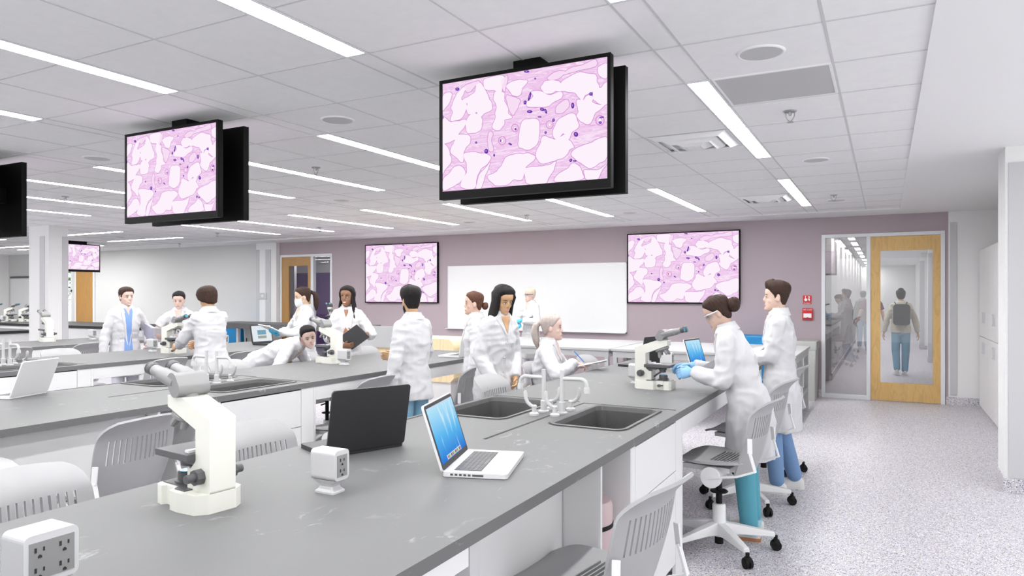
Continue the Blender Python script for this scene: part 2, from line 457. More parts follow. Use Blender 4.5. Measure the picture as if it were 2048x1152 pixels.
# free column amid the benches and the column by the lockers
def column(b, guards, base):
    mb = MB(); mb.box(*b, 0, ZC); c = struct(mb.build('column', M['wall_white']))
    for gq in guards:
        mb = MB(); mb.box(*gq); mb.build('corner_guard', M['guard'], c)
    if base:
        mb = MB(); mb.box(b[0]-.012,b[1]+.012,b[2]-.012,b[3]+.012,0,.11); mb.build('cove_base', M['floor'], c)
column((-13.2,-12.6,6.90,7.22), [(-12.86,-12.72,6.89,6.9,.1,2.56),(-12.6,-12.59,7.12,7.22,.1,2.56)], False)
column((.84,1.72,6.74,7.14), [(.862,.985,6.73,6.742,.12,2.60)], True)

# ---- door with sidelight, right of the mauve wall, and its twin on the far side
def door_unit(nm, x0, x1, leaf, side, gl, top, sgl, wood, lname):
    """frame with a glazed wood door and a glass sidelight"""
    yb, yf = YB+.04, YB-.02
    d = bpy.data.objects.new(nm, None); COL.objects.link(d); d.location = (x0, YB, 0); d['kind'] = 'structure'
    L = lambda mb, n, m, **k: _loc(mb, n, m, d, **k)
    def _loc(mb, n, m, par, **k):
        mb.v = [(p[0]-x0, p[1]-YB, p[2]) for p in mb.v]
        return mb.build(n, m, par, **k)
    mb = MB(); w = .052
    mb.box(x0,x0+w,yf,yb+.04,0,top); mb.box(x1-w,x1,yf,yb+.04,0,top); mb.box(x0+w,x1-w,yf,yb+.04,top-w,top)
    mid0, mid1 = (side[1], leaf[0]) if side[0] < leaf[0] else (leaf[1], side[0])
    mb.box(mid0, mid1, yf+.001, yb+.039, 0, top-w)
    mb.box(side[0], side[1], yf, yb+.04, 0, .06)
    L(mb, 'door_frame', M['frame'], bevel=.003)
    mb = MB(); z1 = top-w-.004
    a0, a1 = leaf; g0, g1, gz0, gz1 = gl
    mb.box(a0,g0,YB-.005,YB+.04,.008,z1); mb.box(g1,a1,YB-.005,YB+.04,.008,z1)
    mb.box(g0,g1,YB-.005,YB+.04,.008,gz0); mb.box(g0,g1,YB-.005,YB+.04,gz1,z1)
    L(mb, 'door_leaf', wood)
    mb = MB(); mb.add([(g0,YB+.018,gz0),(g1,YB+.018,gz0),(g1,YB+.018,gz1),(g0,YB+.018,gz1)], [(0,1,2,3)]); L(mb, 'door_glass', M['glass'])
    mb = MB(); mb.add([(side[0],YB+.018,.06),(side[1],YB+.018,.06),(side[1],YB+.018,top-w),(side[0],YB+.018,top-w)], [(0,1,2,3)]); L(mb, 'sidelight_glass', sgl)
    return d, L
d1, L1 = door_unit('door_1', -.853, .75, (-.189,.698), (-.800,-.242), (-.058,.604,.27,2.20), 2.462, M['sideglass'], M['maple'], '')
mb = MB(); mb.tube([(-.135,YB-.03,1.0),(-.135,YB-.06,1.0),(-.135,YB-.06,1.0)], .008, 8); mb.v = [(p[0],p[1],p[2]) for p in mb.v]
d2, L2 = door_unit('door_2', -12.137, -10.59, (-12.085,-11.205), (-11.135,-10.642), (-11.875,-11.30,.27,2.195), 2.445, M['glass'], M['oak'], '')
# solid wood door beside the window at the far end
d3 = bpy.data.objects.new('door_3', None); COL.objects.link(d3); d3.location = (-19.97,YB,0); d3['kind'] = 'structure'
mb = MB(); mb.box(0.05,.83,-.03,0,.01,2.37); mb.build('door_leaf', M['oak'], d3)
mb = MB(); mb.box(0,.05,-.035,0,0,2.42); mb.box(.83,.90,-.035,0,0,2.42); mb.box(0,.9,-.035,0,2.37,2.42); mb.build('door_frame', M['frame'], d3)
# window
w1 = bpy.data.objects.new('window_1', None); COL.objects.link(w1); w1.location = (-20.775,YB,0); w1['kind'] = 'structure'
mb = MB()
for x in (-.625,.565): mb.box(x,x+.06,-.01,.1,0,2.42)
for z in (0,1.62,2.36): mb.box(-.625,.625,-.01,.1,z,z+.06)
mb.build('window_frame', M['frame'], w1)
mb = MB(); mb.add([(-.6,.05,.03),(.6,.05,.03),(.6,.05,2.4),(-.6,.05,2.4)], [(0,1,2,3)]); mb.build('window_pane', M['winglass'], w1)
# trees beyond the window
rnd = random.Random(5)
def tree(x, y, h, label):
    t = thing('tree', label, 'tree', (x,y,-.05))
    mb = MB(); mb.tube([(0,0,0),(.05,0,h*.5),(0,.05,h*.8)], [.09,.07,.03], 8); mb.build('trunk', M['bark'], t)
    mb = MB()
    for _ in range(420):
        c = V((rnd.gauss(0,.55), rnd.gauss(0,.55), h*.62+rnd.gauss(0,h*.2)))
        q = Matrix.Rotation(rnd.uniform(0,6.3),4,'Z') @ Matrix.Rotation(rnd.uniform(-1,1),4,'X')
        s = rnd.uniform(.08,.15)
        mb.add([c+q@V((-s,0,0)),c+q@V((0,-s*.5,.02)),c+q@V((s,0,0)),c+q@V((0,s*.5,.02))], [(0,1,2,3)])
    mb.build('foliage', M['leaf'], t)
tree(-23.4, 14.2, 3.0, 'leafy green tree seen outside the narrow window')
sbox('exterior_ground', (-40,-13.2,YB+.12,34,-.12,-.05), mat('outside_paving', (.6,.6,.58), .8))

# ---- corridor beyond the right-hand door and small rooms beyond the other
c0 = YB+.12
sbox('corridor_wall_left', (-1.0,-.86,c0+2.2,33,0,ZC), M['wall_white'])
sbox('corridor_wall_left_2', (-1.75,-1.62,c0,c0+2.3,0,ZC), M['wall_white'])
sbox('corridor_wall_return', (-1.62,-1.0,c0+2.2,c0+2.3,0,ZC), M['wall_grey'])
sbox('corridor_wall_right', (1.10,1.22,c0,33,0,ZC), M['wall_white'])
sbox('corridor_wall_end', (-1.0,1.22,33,33.1,0,ZC), M['wall_white'])
sbox('corridor_ceiling', (-2.6,1.22,c0,33.1,ZC,ZC+.08), M['tile'])
for y in (15.2,18.6,23.0):
    mb = MB(); mb.box(.88,1.10,y,y+.5,0,ZC); o = struct(mb.build('corridor_column', M['wall_white']))
    mb = MB(); mb.box(.868,.88,y+.02,y+.14,.1,2.5); mb.box(.88,.98,y-.01,y,.1,2.5); mb.build('corner_guard', M['guard'], o)
    mb = MB(); mb.box(.868,1.10,y-.012,y+.5,0,.11); mb.build('cove_base', M['guard'], o)
mb = MB(); mb.box(-.86,-.845,c0+2.2,33,0,.12); mb.box(1.085,1.10,c0,33,0,.12); struct(mb.build('baseboard_corridor', M['guard']))
for i, y in enumerate((12.9,14.9,16.9,18.9,20.9,23.0,25.5,28.0,31.0)):  # invented lamps, added only to brighten the corridor
    t = thing('added_corridor_light', ['added ceiling light in the corridor just past the door','last added ceiling light at the corridor end'][i == 8] if i in (0,8) else '%s added ceiling light along the corridor' % ('','second','third','fourth','fifth','sixth','seventh','eighth')[i], 'ceiling light', (-.62,y+1.3,ZC-.02), 0, 'corridor ceiling lights')
    mb = MB(); mb.box(-.06,.06,-.6,.6,.006,.018); mb.build('diffuser', M['lamp'], t)
    mb = MB()
    for b in ((-.075,-.06,-.615,.615),(.06,.075,-.615,.615),(-.06,.06,-.615,-.6),(-.06,.06,.6,.615)): mb.box(*b,.0,.02)
    mb.build('frame', M['frame'], t)
# purple lined room beyond the far door
sbox('purple_room_wall', (-17.5,-10.5,15.4,15.5,.0,2.18), M['purple'])
sbox('purple_room_wall_top', (-17.5,-10.5,15.4,15.5,2.18,ZC), M['wall_white'])
sbox('purple_room_ceiling', (-17.5,-10.5,c0,15.5,ZC,ZC+.08), M['tile'])
sbox('purple_room_wall_left', (-17.6,-17.5,c0,15.5,0,ZC), M['wall_white'])
sbox('purple_room_wall_right', (-10.5,-10.4,c0,15.5,0,ZC), M['wall_white'])
sbox('purple_room_column', (-13.60,-13.36,13.3,13.38,0,ZC), M['guard'])
sbox('purple_room_column_2', (-12.22,-12.10,13.4,13.48,0,ZC), M['frame'])
t = thing('room_light', 'flush ceiling light in the purple room beyond the wood door', 'ceiling light', (-13.0,13.9,ZC-.02))
mb = MB(); mb.box(-.06,.06,-.6,.6,.006,.018); mb.build('diffuser', M['lamp'], t)

# ------------------------------------------------------------------ ceiling lights (two four-foot diffusers in line)
def light_run(x, y0, n, label, across=False, group='recessed ceiling light strips'):
    t = thing('ceiling_light', label, 'ceiling light', (x,y0,ZC-.004), -PI/2 if across else 0, group)
    for k in range(n):
        mb = MB(); mb.box(-.056,.056,k*1.2225+.02,(k+1)*1.2225-.008,-.001,.003); mb.build('diffuser', M['lamp'], t)
    mb = MB(); e = n*1.2225+.012
    mb.box(-.066,-.056,0,e,-.002,.003); mb.box(.056,.066,0,e,-.002,.003); mb.box(-.056,.056,0,.02,-.002,.003); mb.box(-.056,.056,e-.02,e,-.002,.003)
    for k in range(1,n): mb.box(-.056,.056,k*1.2225-.008,k*1.2225+.02,-.002,.003)
    mb.build('frame', M['frame'], t)
ROWN = ['in the row by the lockers','in the row over the front bench','in the row between the hanging screens','in the row over the second bench','in the row past the second bench','in the row over the third bench','in the row past the third bench','in the row over the fourth bench']
for k in range(8):
    x = XROW[k]
    for y0, w in ((.252,'strip on the window side'),(3.915,'strip midway'),(7.66,'strip on the whiteboard side')):
        if k == 7 and y0 < 1: continue
        light_run(x, y0, 2, 'lit ceiling %s %s' % (w, ROWN[k]))
light_run(-15.15, 8.25, 2, 'lit ceiling strip crossing behind the free column', True)
light_run(-15.35, 9.69, 2, 'lit ceiling strip crossing over the far grey wall', True)
light_run(-20.4, 8.25, 3, 'lit ceiling strip crossing at the far end before the column', True)
light_run(-20.4, 9.69, 3, 'lit ceiling strip crossing by the far window', True)
for yy_, l in ((5.2,'added unseen ceiling strip crossing over the far benches'),(6.7,'added unseen ceiling strip crossing before the far crosswise worktop'),(3.7,'added unseen ceiling strip crossing at the far side, third from the far worktop'),(2.2,'added unseen ceiling strip crossing at the far side, fourth from the far worktop'),(.7,'lit ceiling strip crossing at the far side by the windows')):  # out-of-view strips added to brighten the far zone
    light_run(-18.4, yy_, 3, l, True)
light_run(-20.4, 10.4, 3, 'lit ceiling strip crossing above the far white board', True)

# round speakers, sprinklers, diffusers, return grille
def speaker(x, y, label):
    t = thing('ceiling_speaker', label, 'speaker', (x,y,ZC), 0, 'round ceiling speakers')
    mb = MB(); mb.lathe([(.098,-.006),(.105,-.009),(.112,-.006),(.114,.0)], n=40); mb.build('rim', M['drywall'], t)
    mb = MB(); mb.lathe([(.001,-.0075),(.099,-.0065),(.099,-.002)], n=40); mb.build('grille', M['perf'], t)
for i,(x,y,l) in enumerate([(-.535,3.60,'big round ceiling speaker before the grey vent panel'),(-.535,6.70,'round ceiling speaker past the grey vent panel'),(-.54,9.70,'round ceiling speaker beside the last sprinkler by the lockers'),
    (-3.27,3.65,'round ceiling speaker between the two big hanging screens'),(-3.26,9.78,'round ceiling speaker before the whiteboard'),
    (-6.03,3.70,'round ceiling speaker beside the cut off hanging screen'),(-6.02,6.79,'round ceiling speaker over the second bench row end'),(-6.01,9.84,'round ceiling speaker before the mauve wall'),
    (-5.15,3.62,'round ceiling speaker partly behind the smaller hanging screen'),(-13.9,9.0,'round ceiling speaker past the free column')]):
    speaker(x,y,l)
def sprinkler(x, y, label):
    t = thing('sprinkler', label, 'sprinkler', (x,y,ZC), 0, 'ceiling sprinklers')
    mb = MB(); mb.lathe([(.001,-.010),(.036,-.008),(.042,0)], n=24); mb.build('escutcheon', M['steel'], t)
    mb = MB(); mb.cyl((0,0,-.03),(0,0,-.005),.008,.012,10)
    for s in (-1,1): mb.tube([(s*.026,0,-.01),(s*.026,0,-.035),(s*.012,0,-.062),(0,0,-.068)], .0035, 6)
    mb.build('frame_arm', M['steel'], t)
    mb = MB(); mb.lathe([(.001,-.075),(.022,-.074),(.022,-.071),(.001,-.068)], n=18); mb.build('deflector', M['steel'], t)
for x,y,l in [(-.54,4.84,'pendent sprinkler under the grey vent panel'),(-.54,9.19,'pendent sprinkler near the lockers end'),(-4.68,4.93,'pendent sprinkler crossing the light strip behind the smaller screen'),(-8.75,4.98,'pendent sprinkler over the fourth bench'),(-4.72,9.37,'pendent sprinkler under the large hanging screen, before the wall'),(-8.85,9.41,'pendent sprinkler over the wood door approach'),(-11.39,9.34,'pendent sprinkler before the pilaster'),(-14.52,10.85,'pendent sprinkler by the far grey wall')]:
    sprinkler(x,y,l)
def diffuser(x, y, label):
    t = thing('air_diffuser', label, 'air vent', (x,y,ZC), 0, 'square supply air diffusers')
    mb = MB()
    for a, z in ((.285,0),(.20,-.018),(.12,-.026)):
        b = a-.055
        mb.loft([[V((sx*a,sy*a,z-.004)) for sx,sy in ((-1,-1),(1,-1),(1,1),(-1,1))],[V((sx*b,sy*b,z-.03)) for sx,sy in ((-1,-1),(1,-1),(1,1),(-1,1))],[V((sx*b,sy*b,z-.022)) for sx,sy in ((-1,-1),(1,-1),(1,1),(-1,1))],[V((sx*a,sy*a,z+.002)) for sx,sy in ((-1,-1),(1,-1),(1,1),(-1,1))]], 0, False, False)
    mb.build('vane', M['drywall'], t)
    mb = MB(); mb.box(-.06,.06,-.06,.06,-.05,-.042); mb.build('centre_plate', M['drywall'], t)
diffuser(-1.30,5.44,'square air diffuser beside the lit strip by the vent panel')
diffuser(-1.30,9.08,'square air diffuser beside the lit strip near the wall')
t = thing('return_grille', 'flat grey perforated return air panel set in the ceiling', 'air vent', (-.542,4.22,ZC))
mb = MB(); mb.box(-.287,.287,-.285,.285,-.005,-.001); mb.build('perforated_panel', mat('return_panel', (.50,.50,.50), .5, noise_amt=.05, nscale=300), t)
mb = MB()
for b in ((-.30,-.287,-.30,.30),(.287,.30,-.30,.30),(-.287,.287,-.30,-.285),(-.287,.287,.285,.30)): mb.box(*b,-.007,0)
mb.build('frame', M['drywall'], t)

# ------------------------------------------------------------------ screens
SCREENS = {}
def tv(name, w, h, loc, rotz, label, group, bot=.018, d=.035, cat='TV'):
    """front face looks along local -y; origin at the lower back centre"""
    t = thing(name, label, cat, loc, rotz, group)
    bz = .017; sw, sh = w-2*bz, h-bz-bot
    mb = MB(); mb.box(-w/2,w/2,0,d,0,h); mb.build('housing', M['tv'], t, bevel=.003)
    mb = MB(); mb.box(-w/2,w/2,-.006,.0,0,bot); mb.box(-w/2,w/2,-.006,0,h-bz,h); mb.box(-w/2,-w/2+bz,-.006,0,bot,h-bz); mb.box(w/2-bz,w/2,-.006,0,bot,h-bz)
    mb.build('bezel', M['tv'], t)
    k = (round(sw,3), round(sh,3))
    if k not in SCREENS: SCREENS[k] = slide_mesh(sw, sh)
    s = bpy.data.objects.new('screen', SCREENS[k]); COL.objects.link(s); s.parent = t; s.location = (0,-.001,bot+sh/2)
    return t
for cx, w, h, z, a, b in ((-1.588,.945,.622,2.057,'large hanging screen over the front bench, showing pink tissue','black back of the twin screen behind the large hanging one'),
                 (-4.219,.945,.622,2.055,'smaller looking hanging screen over the second bench, showing pink tissue','black back of the twin screen behind the smaller hanging one'),
                 (-6.86,.945,.622,2.05,'hanging screen cut off by the picture edge, only its rim showing','black back of the screen at the cut off picture edge')):
    tv('hanging_screen', w, h, (cx,3.08,z), 0, a, 'ceiling hung screens', bot=.042)
    tv('hanging_screen', w, h, (cx,3.315,z), PI, b, 'ceiling hung screens', bot=.042)
    t = thing('screen_mount', 'black ceiling mount holding the ' + a.split(',')[0], 'bracket', (cx,3.2,2.40))
    mb = MB(); mb.box(-.075,.075,-.05,.05,0,ZC-2.40); mb.build('post', M['tv'], t)
    mb = MB(); mb.box(-.25,.25,-.082,.078,-.06,.06); mb.build('bracket_plate', M['tv'], t)
tv('hanging_screen', .95, .62, (-15.85,9.32,2.06), PI/2, 'hanging screen just past the free column, facing the aisle', 'ceiling hung screens', bot=.05)
t = thing('screen_mount', 'black ceiling mount of the screen past the column', 'bracket', (-15.93,9.32,2.4))
mb = MB(); mb.box(-.04,.04,-.2,.2,0,ZC-2.4); mb.build('post', M['tv'], t)
tv('wall_screen', 1.874, 1.19, (-2.98,YB-.045,1.405), 0, 'wall screen beside the fire alarm, showing pink tissue', 'wall mounted screens', .02, .045)
tv('wall_screen', 1.83, 1.215, (-8.737,YB-.045,1.38), 0, 'wall screen beside the far wood door, showing pink tissue', 'wall mounted screens', .02, .045)
t = thing('whiteboard', 'wide white board on the mauve wall between the two screens', 'whiteboard', (-5.767,YB-.02,.885))
mb = MB(); mb.box(-1.82,1.82,0,.02,.02,1.215); mb.build('writing_surface', M['wbface'], t)
mb = MB(); mb.box(-1.835,-1.82,-.006,.02,0,1.225); mb.box(1.82,1.835,-.006,.02,0,1.225); mb.box(-1.835,1.835,-.006,.02,1.215,1.228); mb.box(-1.835,1.835,-.006,.02,0,.02)
mb.build('frame', M['frame'], t)
mb = MB(); mb.box(-1.86,1.82,-.06,-.006,0,.012); mb.build('pen_tray', M['frame'], t)
t = thing('whiteboard', 'white board with a dark top rail at the far end wall', 'whiteboard', (-21.85,YB-.02,.9))
mb = MB(); mb.box(-1.4,.40,0,.02,0,1.13); mb.build('writing_surface', M['wbface'], t)
mb = MB(); mb.box(-1.4,.40,-.02,.02,1.13,1.19); mb.build('top_rail', M['mdark'], t)

# fire alarm and its sign
t = thing('fire_sign', 'small square red fire alarm sign above the red call point', 'sign', (-1.054,YB-.006,1.477))
mb = MB(); mb.prism(rrect(-.062,.062,-.034,.066,.008), XZ, 0,.006); mb.build('plate', M['red'], t)
mb = MB(); mb.prism(rrect(-.062,.062,-.066,-.040,.012), XZ, 0,.006); mb.build('lower_strip', M['red'], t)
mb = MB()
mb.prism([(-.02+.022*math.cos(2*PI*k/20), .0+.022*math.sin(2*PI*k/20)) for k in range(20)], XZ, -.0012,0)
mb.prism([(-.032,.058),(-.016,.058),(-.021,.02),(-.027,.02)], XZ, -.0012,0)
mb.prism([(.012,.052),(.036,.054),(.034,.034),(.030,.02),(.04,-.004),(.03,-.022),(.018,-.006),(.014,.012),(.022,.03)], XZ, -.0012,0)
mb.build('pictogram', M['textw'], t)
text_obj('lettering', 'Fire Alarm', .021, (0,-.0008,-.053), (PI/2,0,0), M['textw'], t)
t = thing('fire_alarm', 'red pull station on the mauve wall beside the glass sidelight', 'fire alarm', (-1.047,YB-.04,1.255))
mb = MB(); mb.box(-.074,.074,0,.04,-.088,.088); mb.build('housing', M['red'], t, bevel=.004)
mb = MB(); mb.prism([(-.056,-.052),(-.014,-.052),(-.006,-.044),(.006,-.044),(.014,-.052),(.056,-.052),(.056,.012),(-.056,.012)], XZ, -.012,0); mb.build('handle', M['textw'], t, bevel=.002)
text_obj('lettering', 'FIRE ALARM', .024, (0,-.001,.068), (PI/2,0,0), M['textw'], t)
text_obj('lettering', 'PULL DOWN', .017, (0,-.001,-.068), (PI/2,0,0), M['slot'], t)
mb = MB(); mb.ball((0,0,.05),(.005,.003,.005)); mb.build('key_hole', M['slot'], t)
t = thing('light_switch', 'small grey switch plate on the pilaster', 'switch', (-12.55,YB-.108,1.52))
mb = MB(); mb.box(-.15,.10,-.015,.0,-.07,.07); mb.build('plate', M['guard'], t, bevel=.004)
mb = MB(); mb.box(-.06,.02,-.022,-.015,-.03,.03); mb.build('rocker', M['frame'], t)

# tall lockers by the door
for i, y0 in enumerate((10.62, 9.62, 8.62)):
    t = thing('locker', ['tall white locker beside the door wall','middle tall white locker of the run','tall white locker behind the corner column'][i], 'locker', (1.17,y0,0), 0, 'tall white lockers')
    mb = MB(); mb.box(.004,.54,0,.996,.0,2.17); mb.build('body', M['white'], t)
    for z0, z1, hz in ((.03,.985,.85),(.995,2.165,1.25)):
        for k in (0,1):
            mb = MB(); mb.box(-.016,.003,k*.499+.002,k*.499+.496,z0,z1); dd = mb.build('door', M['white'], t, bevel=.002)
            hy = .44 if k == 0 else .56
            mb = MB(); mb.box(-.030,-.016,hy-.028,hy-.014,hz-.07,hz+.07); mb.box(-.030,-.016,hy+.014,hy+.028,hz-.07,hz+.07) if False else None
            mb.box(-.032,-.016,hy-.02,hy+.02,hz+.055,hz+.07); mb.box(-.032,-.016,hy-.02,hy+.02,hz-.07,hz-.055)
            mb.build('handle', M['outlet'], dd)

# recycling bins
def bin_(x, y, w, d, h, m, label):
    t = thing('recycling_bin', label, 'bin', (x,y,0))
    mb = MB(); mb.loft([[V((a,b,z)) for a,b in rrect(-w/2*k,w/2*k,-d/2*k,d/2*k,.02)] for z,k in ((0,.93),(h*.86,.985))], 0, False); mb.build('body', m, t)
    mb = MB(); mb.loft([[V((a,b,z)) for a,b in rrect(-w/2*k,w/2*k,-d/2*k,d/2*k,.02)] for z,k in ((h*.86,1.02),(h*.985,1.02),(h,1.0))], 0, False); mb.build('lid', m, t)
    mb = MB(); mb.box(-w*.36,-w*.33,-d/2-.004,-d/2+.02,h*.45,h*.66); mb.build('grip_slot', M['slot'], t)
bin_(-12.98,11.2,.74,.5,.925,M['bluebin'],'bright blue recycling bin by the pilaster beside a stone one')
bin_(-12.2,11.2,.66,.5,.90,M['bincon'],'speckled grey stone bin next to the blue one by the pilaster')
bin_(-1.78,11.3,.60,.5,.93,M['bluebin'],'blue recycling bin showing between the two standing people in white coats')
bin_(-1.16,11.38,.55,.5,.87,M['bincon'],'speckled grey stone bin beside the glass sidelight')

# tables before the whiteboard
def work_table(x0, y0, label):
    w, d, h = 2.20, .84, .87
    t = thing('work_table', label, 'table', (x0,y0,0), 0, 'pale tables before the whiteboard')
    mb = MB(); mb.box(0.003,w-.003,.003,d-.003,h-.03,h); mb.build('table_top', M['desk'], t, bevel=.003)
    mb = MB(); mb.box(.02,w-.02,.03,.06,h-.11,h-.0305); mb.box(.02,w-.02,d-.06,d-.03,h-.11,h-.0305); mb.box(.021,.05,.06,d-.06,h-.109,h-.031); mb.box(w-.05,w-.021,.06,d-.06,h-.109,h-.031)
    mb.build('apron', M['desk'], t)
    for x in (.02,w-.075):
        for y in (.03,d-.085):
            mb = MB(); mb.box(x+.003,x+.052,y+.003,y+.052,0,h-.031); mb.build('leg', M['desk'], t)
    mb = MB(); mb.box(w-.07,w-.025,.085,d-.085,.28,.33); mb.box(.025,.07,.085,d-.085,.28,.33); mb.build('stretcher', M['desk'], t)
work_table(-5.30,8.48,'pale table at the desk end, its long side toward the benches')
work_table(-3.08,8.48,'pale table by the stone bin, its long side toward the benches')
work_table(-5.30,9.33,'pale table at the desk end, its long side toward the whiteboard')
work_table(-3.08,9.33,'pale table by the stone bin, its long side toward the whiteboard')
# birch teaching desk with a white screen panel
t = thing('teaching_desk', 'rounded pale birch teaching desk with a white front panel', 'desk', (-6.4,8.45,0))
prof = [(-1.1,.30),(.92,.30),(.98,.36),(.98,.80)]
prof += [(.86+.12*math.cos(R(a)), .80+.12*math.sin(R(a))) for a in range(15,91,15)] + [(-1.1,.92)]
mb = MB(); mb.prism(prof, XZ, 0,.66); mb.build('body', M['birch'], t, bevel=.006)
mb = MB(); mb.box(-1.05,.9,.05,.6,0,.30); mb.build('plinth', M['white'], t)
mb = MB(); mb.prism(rrect(-1.32,.05,.765,1.085,.03), XZ, -.06,-.03); mb.build('front_panel', M['desk'], t)
mb = MB(); mb.box(-1.2,-1.0,-.03,0,.80,.90); mb.box(-.2,0,-.03,0,.80,.90); mb.build('bracket', M['frame'], t)
# dark topped table along the wall by the far door
M['side_top'] = mat('charcoal_table_top', (.075,.075,.077), .45)
t = thing('side_table', 'dark topped high table standing before the far wood door', 'table', (-12.6,10.08,0))
mb = MB(); mb.box(0,3.95,0,.80,.86,.965); mb.build('table_top', M['side_top'], t, bevel=.003)
for x in (.05,3.82):
    for y in (.05,.70):
        mb = MB(); mb.box(x,x+.06,y,y+.06,0,.86); mb.build('leg', M['frame'], t)
# ------------------------------------------------------------------ lab benches
ZT = .914; TH = .038; BW = 1.22
BX = [-1.61, -4.35, -7.09, -9.83]
ORD = ['front','second','third','fourth']
Y0B, Y1B = -1.2, 6.82
def slab_holes(mb, x0, x1, y0, y1, z0, z1, holes):
    xs = sorted({x0,x1,*[h[0] for h in holes],*[h[1] for h in holes]}); ys = sorted({y0,y1,*[h[2] for h in holes],*[h[3] for h in holes]})
    inh = lambda a,b: any(h[0] < a < h[1] and h[2] < b < h[3] for h in holes)
    for i in range(len(xs)-1):
        for j in range(len(ys)-1):
            a,b,c,d = xs[i],xs[i+1],ys[j],ys[j+1]
            if inh((a+b)/2,(c+d)/2): continue
            mb.add([(a,c,z1),(b,c,z1),(b,d,z1),(a,d,z1)], [(0,1,2,3)]); mb.add([(a,c,z0),(b,c,z0),(b,d,z0),(a,d,z0)], [(3,2,1,0)])
    def side(a,b,c,d): mb.add([(a,b,z0),(c,d,z0),(c,d,z1),(a,b,z1)], [(0,1,2,3)])
    side(x0,y0,x1,y0); side(x1,y0,x1,y1); side(x1,y1,x0,y1); side(x0,y1,x0,y0)
    for h in holes:
        side(h[0],h[3],h[1],h[3]); side(h[1],h[3],h[1],h[2]); side(h[1],h[2],h[0],h[2]); side(h[0],h[2],h[0],h[3])
SINKS = [(.13,.50,3.20,3.85), (-.58,-.15,3.20,3.87)]
def sink_part(h, t):
    x0,x1,y0,y1 = h; mb = MB(); r = .045; e = .018
    top = lambda k,z,rr: [V((a,b,z)) for a,b in rrect(x0+k,x1-k,y0+k,y1-k,rr,6)]
    mb.loft([top(-e,ZT-.001,r+.02), top(-e,ZT+.005,r+.02), top(-.004,ZT+.007,r+.006), top(.004,ZT+.002,r), top(.012,ZT-.02,r), top(.03,ZT-.235,r), top(.06,ZT-.24,r*.6)], 0, False, False)
    q = top(.06,ZT-.24,r*.6); mb.add(q, [list(range(len(q)))])
    q2 = top(.05,ZT-.25,r*.6); mb.loft([top(-.001,ZT-.03,r), top(.018,ZT-.25,r), q2], 0, False, False); mb.add(q2, [list(range(len(q2)))])
    s = mb.build('sink', M['basin'], t)
    mb = MB(); cx, cy = (x0+x1)/2, (y0+y1)/2
    mb.lathe([(.001,.003),(.03,.003),(.034,0)], (cx,cy,ZT-.24), 18); mb.build('drain', M['steel'], s)
    mb = MB()
    pa = rrect(x0-.027,x1+.027,y0-.027,y1+.027,.073,6); pb = rrect(x0-.016,x1+.016,y0-.016,y1+.016,.062,6); n = len(pa)
    mb.add([(a,b,ZT+.0012) for a,b in pa]+[(a,b,ZT+.0012) for a,b in pb], [(i,(i+1)%n,n+(i+1)%n,n+i) for i in range(n)]); mb.build('rim_groove', M['slot'], s)
